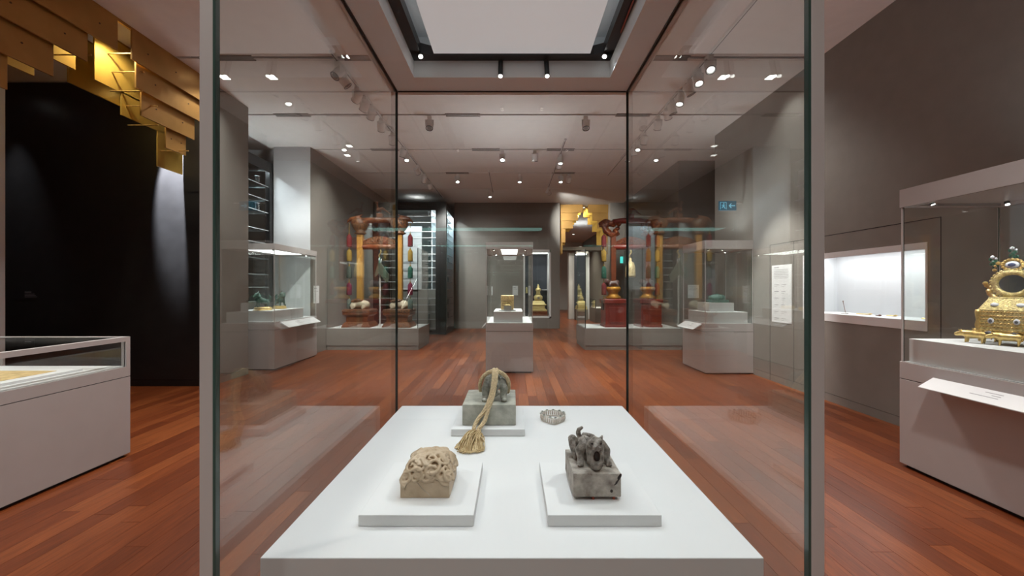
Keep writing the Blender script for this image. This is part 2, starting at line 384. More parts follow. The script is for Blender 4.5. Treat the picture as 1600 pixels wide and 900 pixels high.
P('base_strip', B(-8.2, -4.6, 5.865, 5.9, 0, .097), 'black', wbl)
S('wall_left_near', B(-7.0, -6.335, 4.5, 4.8, 0, ZC), 'wallwhite', 'pale wall edge at the left border of the photo')
S('wall_left_far', B(-9.5, -9.3, -4.4, 15, 0, ZC), 'wall', 'taupe outer wall on the far left')
S('wall_behind', B(-9.5, 7, -4.4, -4.2, 0, ZC), 'wall', 'taupe wall behind the viewer')
# ---- far room through the gold arch
S('wall_far', B(-9.5, 7, 26.7, 27, 0, ZC), 'wallwhite', 'pale wall at the end of the far room')
S('wall_far_right', B(4.9, 5.2, 15.2, 27, 0, ZC), 'wall', 'taupe right wall of the far room')
S('wall_far_left', B(-2.3, -2.1, 15.3, 27, 0, ZC), 'wall', 'taupe left wall of the far room')
S('wall_far_pier', B(2.75, 3.75, 18.6, 19.0, 0, 3.25), 'wallwhite', 'pale pier standing beyond the gold arch')
S('wall_far_lintel', B(1.9, 4.9, 18.3, 19.0, 3.30, 3.46), 'slot', 'dark lintel beam beyond the gold arch')

# ================================================================== GOLD BOARD ARCHES
def board(parent, plane, u0, u1, z0, z1, d, m, axis, n_screw=True):
    th = .02
    if axis == 'x': mb = B(plane-th, plane, u0, u1, z0, z1)
    else: mb = B(u0, u1, plane, plane+th, z0, z1)
    o = W('board', mb, m, parent)
    if n_screw:
        n = max(2, int((u1-u0)/.38)); sm = MB()
        for k in range(n):
            u = u0+(u1-u0)*(k+.5)/n
            for z in ((z0+z1)/2,):
                if axis == 'x': sm.cyl((plane-.002, u, z), (plane+.004, u, z), .009, 8)
                else: sm.cyl((u, plane-.004, z), (u, plane+.002, z), .009, 8)
        P('screws', sm, 'screw', o, kind='stuff')
        o.children[0].data.transform(Matrix.Translation(-base_of(parent)))
    return o
arch = T('gold_arch', 'stepped arch of brass boards hanging over the black wall passage', 'arch', (-4.6, 4.5, ZC))
X0 = -4.58
rows_r = [(4.63, 4.26, 4.62), (4.73, 3.97, 4.30), (4.85, 3.68, 4.02), (5.25, 3.42, 3.72)]
rows_l = [(4.46, 4.26, 4.62), (4.19, 3.97, 4.30), (3.92, 3.66, 4.02), (3.60, 3.36, 3.72)]
for k, (y0, z0, z1) in enumerate(rows_r): board(arch, X0-.05*k, y0, 5.84-.09*k, z0, z1, 0, 'fin', 'x')
for k, (y1, z0, z1) in enumerate(rows_l): board(arch, X0-.05*k, 2.9, y1, z0, z1, 0, 'fin', 'x')
for L, (dx, dm) in enumerate([(-.42, 'fin_lit'), (-.80, 'fin_lit')]):
    for y0, z0, z1 in [(4.60, 4.0, 4.62), (4.92, 3.72, 4.02), (5.42, 3.22, 3.74)][:3-2*L]: board(arch, X0+dx, y0+.06*L, 5.83, z0, z1, 0, dm, 'x', False)
    for y1, z0, z1 in [(4.40, 4.0, 4.62), (4.02, 3.72, 4.02)][:2-L]: board(arch, X0+dx, 3.1, y1-.06*L, z0, z1, 0, dm, 'x', False)
for y, z in [(4.2, 4.05), (4.78, 3.95), (4.80, 4.2), (4.98, 3.86), (5.0, 3.62), (4.75, 4.40), (5.46, 3.45)]:
    W('brass_rod', MB().cyl((X0-.42, y, z), (X0-.02, y, z), .008, 8), 'gold', arch)
for x in (X0-.01, X0-.43, X0-.81):
    W('hanger_rail', B(x-.03, x+.0, 2.9, 5.84, 4.615, ZC), 'fin', arch)
arch2 = T('gold_arch', 'distant stepped gold arch spanning the opening right of the rear wall', 'arch', (2.75, 14.6, ZC))
for L in range(3):
    py = 14.45+.45*L; dm = 'fin_lit' if L else 'fin'
    for h, z0, z1, k in [(.10, 4.33, 4.64, 0), (.27, 4.04, 4.35, 1), (.46, 3.75, 4.06, 2), (.74-.05*L, 3.22, 3.77, 3), (.84, 2.78, 3.24, 4)]:
        board(arch2, py+.03*k, 1.80, 2.76-h, z0, z1, 0, dm, 'y', False); board(arch2, py+.03*k, 2.76+h, 3.62, z0, z1, 0, dm, 'y', False)
# ================================================================== DISPLAY CASES
def spot_head(parent, loc, tgt, watt, angle=70, r=.014, ln=.05, m='bm', col=(1, .98, .95)):
    """a small canopy spot: cylinder with lit lens, and its light"""
    d = (Vector(tgt)-Vector(loc)).normalized(); a = Vector(loc)
    h = W('spot_head', MB().cyl(a-d*ln, a, r, 12), m, parent)
    ofs = -base_of(parent)
    P('lens', MB().cyl(a+d*.0005+ofs, a+d*.003+ofs, r*.8, 12), 'lens', h)
    spot('canopy_spot_light', tuple(a+d*.012), tgt, watt, angle, .7, .012, col)
def canopy(t, X0, X1, Y0, Y1, z0, z1, bord=.07, rec=.022, panel=None):
    mb = MB()
    mb.box(X0, X1, Y0, Y0+bord, z0, z1).box(X0, X1, Y1-bord, Y1, z0, z1).box(X0, X0+bord, Y0+bord, Y1-bord, z0, z1).box(X1-bord, X1, Y0+bord, Y1-bord, z0, z1)
    mb.box(X0+bord, X1-bord, Y0+bord, Y1-bord, z0+rec, z1)
    W('canopy', mb, 'case', t)
    if panel:
        W('light_panel', B(panel[0], panel[1], panel[2], panel[3], z0+rec-.012, z0+rec-.001), 'panel', t)
def vitrine(name, label, X0, X1, Y0, Y1, zd=.88, zj=.736, zc=2.18, zt=2.33, post=None, panel=None, gm='glassb', group='glazed showcases'):
    t = T(name, label, 'showcase', ((X0+X1)/2, (Y0+Y1)/2, 0), 0, group)
    W('toe_kick', B(X0+.03, X1-.03, Y0+.03, Y1-.03, 0, .03), 'gap', t)
    W('lower_base', B(X0, X1, Y0, Y1, .025, zj-.003), 'case', t, bevel=.002)
    W('joint_gap', B(X0+.006, X1-.006, Y0+.006, Y1-.006, zj-.003, zj+.003), 'gap', t)
    W('upper_base', B(X0, X1, Y0, Y1, zj+.003, zd), 'case', t, bevel=.002)
    g = .008; e = .012
    W('deck', B(X0+e+g, X1-e-g, Y0+e+g, Y1-e-g, zd, zd+.004), 'case_in', t)
    pane('glass_pane', X0+e, X0+e+g, Y0+e, Y1-e, zd, zc, t, gm); pane('glass_pane', X1-e-g, X1-e, Y0+e, Y1-e, zd, zc, t, gm)
    pane('glass_pane', X0+e+g, X1-e-g, Y0+e, Y0+e+g, zd, zc, t, gm); pane('glass_pane', X0+e+g, X1-e-g, Y1-e-g, Y1-e, zd, zc, t, gm)
    for k, (x, y) in enumerate([(X0+e, Y0+e), (X1-e, Y0+e), (X0+e, Y1-e), (X1-e, Y1-e)]):
        W('corner_strip', B(x-.005, x+.005, y-.005, y+.005, zd, zc), 'post' , t)
    canopy(t, X0, X1, Y0, Y1, zc, zt, panel=panel)
    return t
def label_shelf(parent, side, X, y0, y1, z, ex=.16, dz=.10, lines=3):
    """slanted caption board sticking out of a case face; side -1 faces -X, +1 faces +X, 'f' faces the viewer"""
    s = side
    mb = MB(); th = .006
    v = [(X, z), (X+s*ex, z-dz), (X+s*ex, z-dz-th), (X, z-.03)]
    mb.prism([(a, b) for a, b in v], y0, y1, 'y')
    o = W('caption_board', mb, 'label', parent)
    mb = MB(); n = Vector((s*dz, 0, ex)).normalized()*.0012
    ym = (y0+y1)/2
    ofs = -base_of(parent)
    for k in range(lines):
        f0 = .22+.16*k; f1 = f0+.045; L = [.10, .05, .16, .13][k % 4]
        pts = []
        for f, yy in ((f0, ym-.12), (f0, ym-.12+L), (f1, ym-.12+L), (f1, ym-.12)):
            pts.append(mb.bm.verts.new(Vector((X+s*ex*f, yy, z-dz*f))+n+ofs))
        mb.bm.faces.new(pts)
    P('caption_lines', mb, 'inkpale', o)
    return o
# ---- main case in front of the viewer
GX, GY0, GY1 = .4355, .572, 1.4516
mc = T('glass_showcase', 'large glass showcase in front holding three seals on a white plinth', 'showcase', (0, 1.01, 0))
W('toe_kick', B(-.43, .43, .60, 1.45, 0, .03), 'gap', mc)
W('lower_base', B(-.46, .46, .552, 1.476, .025, .733), 'case', mc)
W('joint_gap', B(-.452, .452, .56, 1.468, .733, .739), 'gap', mc)
W('upper_base', B(-.46, .46, .552, 1.476, .739, .865), 'case', mc)
pane('glass_pane', -GX-.008, -GX, GY0+.0005, GY1+.008, .865, 2.243, mc); pane('glass_pane', GX, GX+.008, GY0+.0005, GY1+.008, .865, 2.243, mc)
pane('glass_pane', -GX, GX, GY1, GY1+.008, .865, 2.243, mc, 'glassb'); pane('glass_pane', -GX, GX, GY0-.008, GY0, .865, 2.243, mc, 'glassf')
for s in (-1, 1):
    x0, x1 = sorted((s*(GX+.004), s*(GX+.0240)))
    W('front_post', B(x0, x1, GY0-.008, GY0-.001, .865, 2.243), 'post', mc, bevel=.001)
    x0, x1 = sorted((s*(GX+.0002), s*(GX+.004)))
    W('post_seal', B(x0, x1, GY0-.008, GY0, .865, 2.243), 'gedge', mc)
    x0, x1 = sorted((s*GX, s*(GX-.0042)))
    W('corner_seal', B(x0, x1, GY1-.003, GY1-.0005, .865, 2.243), 'seal', mc)
    x0, x1 = sorted((s*GX, s*(GX-.004)))
    W('top_seal', B(x0, x1, GY0, GY1, 2.239, 2.243), 'seal', mc)
W('top_seal', B(-GX+.006, GX-.006, GY1-.004, GY1-.0005, 2.239, 2.243), 'seal', mc)
mb = MB(); ox, oy0, oy1 = .346, .669, 1.355; O = .46
mb.box(-O, O, .552, oy0, 2.243, 2.40).box(-O, O, oy1, 1.476, 2.243, 2.40).box(-O, -ox, oy0, oy1, 2.243, 2.40).box(ox, O, oy0, oy1, 2.243, 2.40)
mb.box(-ox, ox, oy0, oy1, 2.385, 2.40)
W('canopy', mb, 'canopyw', mc)
mb = MB(); tw = .034; z0, z1 = 2.302, 2.335
mb.box(-ox, ox, oy1-tw, oy1, z0, z1).box(-ox, ox, oy0, oy0+tw, z0, z1).box(-ox, -ox+tw, oy0+tw, oy1-tw, z0, z1).box(ox-tw, ox, oy0+tw, oy1-tw, z0, z1)
mb.prism([(-ox, oy1-tw-.03), (-ox+tw+.03, oy1-tw), (-ox, oy1-tw)], z0, z1, 'z').prism([(ox, oy1-tw-.03), (ox-tw-.03, oy1-tw), (ox, oy1-tw)], z0, z1, 'z')
W('lamp_track', mb, 'bm', mc)
W('track_cable', MB().tube([(ox-.008, oy0+.05, 2.298), (ox-.012, .95, 2.297), (ox-.006, 1.2, 2.298)], .0022, 6), 'redpad', mc)
W('diffuser_board', B(-.267, .267, .72, 1.31, 2.300, 2.312), 'softpanel', mc)
COOL = (.80, .92, 1)
for x in (-.04, .122):
    for y, ty in ((1.332, 1.05), (.692, .9)):
        spot_head(mc, (x, y, 2.236), (x*1.2, ty, 1.08), 4.0 if y > 1 else 2.0, 95, .0085, .062, col=COOL)
for x, tx in ((-.312, -.12), (.316, .12)):
    for y, ty in ((1.312, 1.0), (.70, .85)):
        spot_head(mc, (x, y, 2.292), (tx, ty, 1.08), 5.2 if y > 1 else 2.0, 95, .009, .02, col=COOL)
PT = 1.076
P('display_plinth', B(-.396, .396, .603, 1.383, .866, PT), 'case_in', None, bevel=.0015, label='big white plinth filling the front showcase under the three seals', cat='plinth')
MT = PT+.0205
def mount(label, x0, x1, y0, y1):
    o = P('display_mount', B(x0, x1, y0, y1, PT+.0005, MT), 'mount', None, bevel=.001, label=label, cat='mount', group='square mounts under the seals')
mount('square white mount under the tan carved seal', -.273, -.068, .682, .890)
mount('square white mount under the brown seal with open-mouthed beast', .0637, .266, .682, .890)
mount('square white mount under the grey seal with tasselled cord', -.1736, .0366, 1.0966, 1.302)

# ---- other glazed cases
c1 = vitrine('glass_showcase', 'glass showcase with a gold seal box in the middle of the floor', -.463, .372, 6.77, 8.28, zc=2.19, zt=2.31, panel=(-.20, .10, 6.92, 8.0))
c2 = vitrine('glass_showcase', 'glass showcase with two green lions before the white wall', -5.15, -4.316, 6.98, 8.49, zc=2.20, zt=2.31, panel=(-4.95, -4.5, 7.2, 8.2))
c3 = vitrine('glass_showcase', 'glass showcase with the green jade seal beside the right wall', 3.35, 4.195, 6.67, 7.54)
c4 = vitrine('glass_showcase', 'glass showcase with the gold mirror clock at the right edge', 3.29, 4.13, 1.75, 3.26)
def heads(t, pts, tgt, watt, angle=75):
    for p in pts: spot_head(t, p, tgt, watt, angle, .016, .04)
heads(c1, [(-.33, 6.98, 2.185), (.24, 6.98, 2.185), (-.33, 8.0, 2.185), (.24, 8.0, 2.185)], (-.05, 7.3, 1.1), 34, 110)
heads(c2, [(-4.95, 7.1, 2.195), (-4.45, 7.15, 2.195), (-4.45, 8.3, 2.195)], (-4.7, 7.6, 1.1), 17, 100)
heads(c3, [(3.50, 6.85, 2.175), (3.75, 6.85, 2.175), (4.05, 7.3, 2.175)], (3.77, 7.1, 1.1), 11, 95)
heads(c4, [(3.40, 3.1, 2.175), (4.0, 3.1, 2.175), (3.45, 1.95, 2.175), (3.98, 1.95, 2.175), (3.42, 2.45, 2.175)], (3.7, 2.7, 1.05), 11, 100)
label_shelf(c2, 1, -4.316, 7.15, 8.35, .87)
label_shelf(c3, -1, 3.35, 6.78, 7.42, .87)
label_shelf(c4, -1, 3.29, 2.33, 3.0, .80, ex=.12, dz=.07)
label_shelf(c1, -1, -.463, 6.9, 7.4, .88, ex=.08, dz=.09)
def block(label, x0, x1, y0, y1, z0, z1): return P('display_block', B(x0, x1, y0, y1, z0, z1), 'case_in', None, bevel=.002, label=label, cat='display block')
block('white block under the gold seal box', -.33, .19, 6.86, 7.85, .885, 1.08)
block('small white pad directly beneath the gold seal box', -.24, .07, 7.0, 7.3, 1.081, 1.10)
block('long white block under the two green lions', -5.10, -4.40, 7.06, 8.10, .885, 1.08)
block('wide lower white block under the green jade seal', 3.42, 4.13, 6.73, 7.45, .885, 1.075)
block('narrow upper white block directly under the green jade seal', 3.52, 3.96, 6.85, 7.28, 1.076, 1.235)
block('long white block under the gold mirror clock', 3.33, 4.09, 1.85, 3.22, .885, 1.076)
# ---- low case on the left
lc = T('low_showcase', 'low flat glass showcase with an aged document on the left', 'showcase', (-4.0, 2.4, 0), 0, 'glazed showcases')
LX0, LX1, LY0, LY1 = -4.62, -3.43, 1.1, 3.45
W('toe_kick', B(LX0+.03, LX1-.03, LY0+.03, LY1-.03, 0, .03), 'gap', lc)
W('lower_base', B(LX0, LX1, LY0, LY1, .025, .707), 'case', lc)
W('joint_gap', B(LX0+.006, LX1-.006, LY0+.006, LY1-.006, .707, .713), 'gap', lc)
W('upper_base', B(LX0, LX1, LY0, LY1, .713, .80), 'case', lc)
W('deck', B(LX0+.03, LX1-.03, LY0+.03, LY1-.03, .80, .806), 'case_in', lc)
mb = MB()
for x in (LX0, LX1-.045):
    for y in (LY0, LY1-.035): mb.box(x, x+.045, y, y+.035, .80, 1.025)
W('corner_frame', mb, 'case', lc)
for nm, a in [('top_rail', (LX0, LX1, LY1-.035, LY1, 1.025, 1.065)), ('top_rail', (LX0, LX1, LY0, LY0+.035, 1.025, 1.065)), ('top_rail', (LX1-.045, LX1, LY0+.035, LY1-.035, 1.025, 1.065)), ('top_rail', (LX0, LX0+.045, LY0+.035, LY1-.035, 1.025, 1.065))]:
    W(nm, B(*a), 'case', lc)
pane('glass_pane', LX1-.02, LX1-.012, LY0+.035, LY1-.035, .80, 1.025, lc, 'glassb'); pane('glass_pane', LX0+.012, LX0+.02, LY0+.035, LY1-.035, .80, 1.025, lc, 'glassb')
pane('glass_pane', LX0+.045, LX1-.045, LY1-.02, LY1-.012, .80, 1.025, lc, 'glassb'); pane('glass_pane', LX0+.045, LX1-.045, LY0+.012, LY0+.02, .80, 1.025, lc, 'glassb')
pane('top_glass', LX0+.045, LX1-.045, LY0+.035, LY1-.035, 1.05, 1.06, lc, 'glassb')
W('case_lamp', B(LX0+.06, LX0+.09, LY0+.1, LY1-.1, 1.012, 1.024), 'strip', lc)
a = bpy.data.lights.new('low_case_light', 'AREA'); a.shape = 'RECTANGLE'; a.size = .04; a.size_y = 2.1; a.energy = 9
ao = bpy.data.objects.new('low_case_light', a); C.objects.link(ao); ao.location = (LX0+.11, 2.28, 1.005); aim(ao, (LX0+.5, 2.28, .8))
P('document_board', B(-4.40, -3.60, 1.3, 3.22, .807, .825), 'case_in', None, label='pale board tilted flat beneath the aged document', cat='board')
P('aged_document', B(-4.34, -3.70, 1.4, 3.12, .8255, .828), 'paper', None, label='aged yellow paper document lying in the low showcase', cat='document')
# ================================================================== SEALS ON THE PLINTH
def spiral(cx, cy, cz, r, turns, ph, tx, ty, n=16, rt=.003):
    """curl lying on a slope with tangent vectors tx, ty"""
    pts, rr = [], []
    for k in range(n+1):
        t = k/n; a = ph+turns*2*PI*t; q = r*(1-.85*t)
        pts.append(Vector((cx, cy, cz))+tx*(q*math.cos(a))+ty*(q*math.sin(a))); rr.append(rt*(1-.35*t))
    return pts, rr
# ---- tan carved seal
SX0, SX1, SY0, SY1 = -.2147, -.1200, .737, .833
s1 = T('carved_seal', 'tan soapstone seal with swirling carved dragon top', 'seal', ((SX0+SX1)/2, (SY0+SY1)/2, MT))
W('seal_block', B(SX0, SX1, SY0, SY1, MT+.0005, MT+.030), 'marble_y', s1, bevel=.0008)
W('crack', MB().tube([(-.182, SY0-.0001, MT+.030), (-.172, SY0-.0001, MT+.018), (-.160, SY0-.0001, MT+.008), (-.155, SY0-.0001, MT+.001)], .0004, 5), 'stone', s1)
def dome(u, v):
    u = max(-.985, min(.985, u)); v = max(-.985, min(.985, v))   # u,v in -1..1 -> height above mount
    return .029+.036*max(0, (1-abs(u)**3.0))**.5*max(0, (1-abs(v)**3.6))**.5
cxs, cys, hw, hd = (SX0+SX1)/2, (SY0+SY1)/2, (SX1-SX0)/2, (SY1-SY0)/2
mb = MB(); N = 26; g = []
for i in range(N+1):
    row = []
    for j in range(N+1):
        u, v = -1+2*i/N, -1+2*j/N
        row.append(mb.bm.verts.new((cxs+u*hw*.99, cys+v*hd*.99, MT+dome(u*.985, v*.985)-.0042)))
    g.append(row)
for i in range(N):
    for j in range(N): mb.bm.faces.new((g[i][j], g[i+1][j], g[i+1][j+1], g[i][j+1]))
bot = [mb.bm.verts.new((cxs+a*hw*.99, cys+b*hd*.99, MT+.024)) for a, b in ((-1, -1), (1, -1), (1, 1), (-1, 1))]
edge = [g[i][0] for i in range(N+1)]; mb.bm.faces.new(edge+[bot[1], bot[0]])
mb.bm.faces.new([g[N][j] for j in range(N+1)]+[bot[2], bot[1]]); mb.bm.faces.new([g[N-i][N] for i in range(N+1)]+[bot[3], bot[2]])
mb.bm.faces.new([g[0][N-j] for j in range(N+1)]+[bot[0], bot[3]]); mb.bm.faces.new(bot)
random.seed(11)
def on_dome(u, v):
    e = .02; p = Vector((cxs+u*hw, cys+v*hd, MT+dome(u, v)))
    px = Vector((cxs+(u+e)*hw, cys+v*hd, MT+dome(u+e, v)))-Vector((cxs+(u-e)*hw, cys+v*hd, MT+dome(u-e, v))); py = Vector((cxs+u*hw, cys+(v+e)*hd, MT+dome(u, v+e)))-Vector((cxs+u*hw, cys+(v-e)*hd, MT+dome(u, v-e)))
    px.normalize(); py = (py-px*py.dot(px)).normalized()
    return p, px, py
curls = []
for v, n, r in ((-.985, 5, .0105), (-.93, 4, .0125), (-.76, 4, .0145), (-.42, 4, .0145), (-.02, 4, .0145), (.42, 3, .015), (.85, 4, .014)):
    for q in range(n): curls.append((-.9+1.8*(q+.15+.5*random.random())/(n-.2), v+random.uniform(-.012, .012), r*random.uniform(.85, 1.12), random.uniform(1.25, 1.6)))
for v in (-.7, -.1, .5):
    curls.append((.985, v+.1, .011, 1.5)); curls.append((.93, v-.2, .013, 1.5)); curls.append((-.985, v, .011, 1.5))
for k, (u, v, r, tn) in enumerate(curls):
    p, a, b = on_dome(u, v); pts, rr = spiral(*p, r, tn*(1 if k % 2 else -1), random.random()*6.28, a, b, 22, .0036)
    mb.tube(pts, rr, 7)
for k in range(12):   # flowing dragon body ridges
    u = random.uniform(-.7, .5); v = random.uniform(-.6, .6); pts = []; ph = random.random()*6
    for q in range(10):
        uu = max(-.93, min(.93, u+q*.085)); vv = max(-.93, min(.93, v+.22*math.sin(ph+q*.7))); pts.append(on_dome(uu, vv)[0])
    mb.tube(pts, [.0022+.0045*math.sin(PI*(q+.5)/10) for q in range(10)], 7)
p = on_dome(-.35, .1)[0]; mb.sph(p-Vector((0, 0, .004)), (.016, .020, .008), 3)
p = on_dome(.45, .75)[0]; mb.sph(p, (.012, .010, .007), 3)
carv = organic(mb, .0011, 1)
carv.transform(Matrix.Translation(-Vector(s1.location)))
P('carved_dragon', carv, 'marble_y', s1)
# ---- brown seal with open mouthed beast
s2 = T('beast_seal', 'brown stone seal topped by a crouching beast with open mouth', 'seal', (.161, .781, MT))
BX0, BX1, BY0_, BY1_ = .1160, .2068, .727, .838
zb0, zb1 = MT+.0075, MT+.052
W('seal_block', B(BX0, BX1, BY0_, BY1_, zb0, zb1), 'stone', s2, bevel=.0015)
mb = MB()
for x, z, r, q in [(.2040, zb1-.0055, (.0030, .001, .0062), .5), (.2022, zb1-.0085, (.0030, .001, .0045), .1), (.1992, zb1-.0150, (.0018, .001, .0062), .7), (.1965, zb1-.0195, (.0014, .001, .0050), .9), (.1885, zb1-.0330, (.0030, .001, .0036), 0)]:
    mb.sph((x, BY0_+.0004, z), r, 2, Matrix.Rotation(q, 4, 'Y'))
mb.sph((.2064, BY0_+.004, zb1-.004), (.0008, .005, .004), 2)
W('scorch_mark', mb, 'scorch', s2, smooth=True)
for x, y in ((.155, .735), (.195, .735), (.13, .83), (.195, .83)):
    W('support_peg', MB().cyl((x, y, MT), (x, y, zb0+.001), .003, 8), 'redpad', s2)
mb = MB(); zt = zb1; bx = .163
mb.chain([(bx-.012, .824, zt+.016), (bx-.006, .800, zt+.026), (bx-.001, .778, zt+.032), (bx, .764, zt+.036)], [.015, .019, .018, .016], .4, 2)     # trunk
mb.sph((bx, .755, zt+.046), (.0175, .015, .0130), 2)                                                               # skull
mb.chain([(bx, .750, zt+.048), (bx, .739, zt+.0455)], [.010, .0075], .4, 2)                                        # muzzle
mb.sph((bx-.005, .7345, zt+.0455), .0042, 2).sph((bx+.005, .7345, zt+.0455), .0042, 2)                             # nostrils
mb.sph((bx-.0085, .745, zt+.0535), .0055, 2).sph((bx+.0085, .745, zt+.0535), .0055, 2)                             # brows
mb.tube([(bx+.0098*math.cos(k*PI/10), .7375+.002*math.sin(k*PI/10), zt+.0275+.0135*math.sin(k*PI/10)) for k in range(20)], .0040, 7, True)   # lips
mb.sph((bx, .741, zt+.010), (.0118, .0115, .0105), 2).sph((bx, .7335, zt+.0155), (.0065, .005, .004), 2)           # lower jaw, chin
mb.chain([(bx-.011, .756, zt+.04), (bx-.010, .75, zt+.014)], [.008, .008], .4, 1).chain([(bx+.011, .756, zt+.04), (bx+.010, .75, zt+.014)], [.008, .008], .4, 1)
for s in (-1, 1):
    mb.chain([(bx+s*.016, .776, zt+.036), (bx+s*.026, .775, zt+.024), (bx+s*.026, .768, zt+.010), (bx+s*.028, .759, zt+.0055)], [.011, .0095, .0070, .0065], .4, 2)
    mb.chain([(bx+s*.016-.006, .822, zt+.014), (bx+s*.028-.008, .808, zt+.034-.010*(s > 0)), (bx+s*.031-.006, .800, zt+.026-.008*(s > 0)), (bx+s*.030-.002, .788, zt+.006)], [.012, .0095, .008, .006], .4, 2)
    for q in range(3): mb.sph((bx+s*(.0245+.0032*q), .7545, zt+.0035), .0032, 1)
    mb.chain([(bx+s*.012, .760, zt+.052), (bx+s*.017, .768, zt+.055)], [.0048, .0025], .4, 1)
for k in range(8):
    mb.sph((bx-.001-.0013*k, .752+k*.0095, zt+.0575-.0022*max(0, k-1)**1.15), .0046, 1)
mb.chain([(bx-.012, .832, zt+.020), (bx-.019, .836, zt+.036), (bx-.019, .830, zt+.046), (bx-.013, .828, zt+.050)], [.0065, .006, .005, .004], .4, 1)
me = organic(mb, .0012, 1, .0014, .005); me.transform(Matrix.Translation(-Vector(s2.location)))
o = P('beast', me, 'stonedark', s2)
W('mouth_shade', MB().sph((bx, .7395, zt+.0275), (.0072, .0050, .0108), 2), 'mouth', s2, smooth=True)  # solid dark ball whose colour stands for the shade inside the mouth
W('eye', MB().sph((bx-.0085, .7405, zt+.0515), .0022, 2), 'mouth', s2, smooth=True); W('eye', MB().sph((bx+.0085, .7405, zt+.0515), .0022, 2), 'mouth', s2, smooth=True)
# ---- grey seal with standing beast
s3 = T('tasselled_seal', 'grey jade seal with a standing beast wrapped by a straw cord', 'seal', (-.067, 1.209, MT))
W('seal_block', B(-.146, .0113, 1.127, 1.293, MT+.0005, MT+.061), 'jadegrey', s3, bevel=.0015)
zt = MT+.061; bx = -.053; mb = MB()
mb.chain([(bx, 1.255, zt+.045), (bx, 1.215, zt+.056), (bx, 1.190, zt+.058)], [.022, .026, .021], .35, 2)
mb.sph((bx, 1.172, zt+.048), (.018, .017, .022), 2)
mb.sph((bx, 1.160, zt+.026), (.013, .013, .013), 2)
mb.chain([(bx, 1.168, zt+.05), (bx, 1.154, zt+.035)], [.011, .010], .4, 2)
for s in (-1, 1):
    mb.chain([(bx+s*.020, 1.190, zt+.056), (bx+s*.028, 1.176, zt+.034), (bx+s*.027, 1.168, zt+.012), (bx+s*.029, 1.158, zt+.006)], [.014, .013, .010, .0085], .35, 2)
    mb.chain([(bx+s*.022, 1.250, zt+.044), (bx+s*.028, 1.240, zt+.024), (bx+s*.026, 1.252, zt+.008)], [.015, .011, .009], .4, 2)
    mb.sph((bx+s*.009, 1.156, zt+.050), .006, 1)
    for q in range(3): mb.sph((bx+s*(.0235+.0052*q), 1.1515, zt+.0045), .0042, 1)
mb.chain([(bx, 1.264, zt+.04), (bx+.008, 1.274, zt+.056), (bx, 1.27, zt+.072)], [.009, .008, .005], .4, 1)
me = organic(mb, .0016, 2, .0018, .007); me.transform(Matrix.Translation(-Vector(s3.location)))
P('beast', me, 'jadedark', s3)
mb = MB()
for s in (-1, 1): mb.sph((bx+s*.030, 1.155, zt+.0062), (.009, .0085, .0062), 2)
W('paws', mb, 'jadegrey', s3, smooth=True)
# ---- straw cord with tassel (draped over the beast)
cd = T('straw_cord', 'straw coloured silk cord with frayed tassel draped over the grey seal', 'cord', (-.10, 1.03, PT))
random.seed(5)
ztop = zt+.0865
def strand_bundle(path, rad, n, r, seg=5):
    mb = MB(); path = [Vector(p) for p in path]
    for k in range(n):
        a0 = 2*PI*k/n; pts = []
        for i, p in enumerate(path):
            t = (path[min(i+1, len(path)-1)]-path[max(i-1, 0)]).normalized()
            u = t.cross(Vector((0.2, 1, 0.3))).normalized(); v = t.cross(u); a = a0+i*.35
            rd = rad[i] if isinstance(rad, list) else rad
            pts.append(p+u*math.cos(a)*rd+v*math.sin(a)*rd)
        mb.tube(pts, r, seg)
    return mb
def smooth_path(ctrl, n=6):
    out = []; c = [Vector(p) for p in ctrl]; c = [c[0]*2-c[1]]+c+[c[-1]*2-c[-2]]
    for i in range(1, len(c)-2):
        for k in range(n):
            t = k/n; p0, p1, p2, p3 = c[i-1:i+3]
            out.append(.5*((2*p1)+(-p0+p2)*t+(2*p0-5*p1+4*p2-p3)*t*t+(-p0+3*p1-3*p2+p3)*t**3))
    out.append(c[-2]); return out
loop = smooth_path([(bx-.045, 1.205, zt+.020), (bx-.046, 1.190, zt+.045), (bx-.036, 1.178, zt+.070), (bx-.014, 1.172, ztop), (bx+.010, 1.172, ztop+.001), (bx+.034, 1.178, zt+.071), (bx+.043, 1.190, zt+.045), (bx+.040, 1.210, zt+.014)])
W('cord_loop', strand_bundle(loop, .0036, 6, .0030), 'cord', cd, smooth=True)
for dx, dxe in ((-.004, -.012), (.005, .010)):
    pth = smooth_path([(bx+dx, 1.20, ztop+.000), (bx+dx+.002, 1.168, ztop+.004), (bx+dx*.8-.001, 1.146, zt+.055), (bx+dx*.8-.008, 1.130, zt+.022), (bx+dx-.021, 1.114, zt-.010), (bx+dxe-.036, 1.098, MT+.022), (bx+dxe*.6-.048, 1.078, MT+.006)])
    W('cord_length', strand_bundle(pth, .0033, 5, .0029), 'cord', cd, smooth=True)
for x in (-.107, -.095):
    W('cord_knot', MB().tube(smooth_path([(x-.006, 1.076, MT+.0), (x, 1.070, MT+.008), (x+.006, 1.078, MT+.001)], 4), .0042, 6), 'cord', cd, smooth=True)
mb = MB()
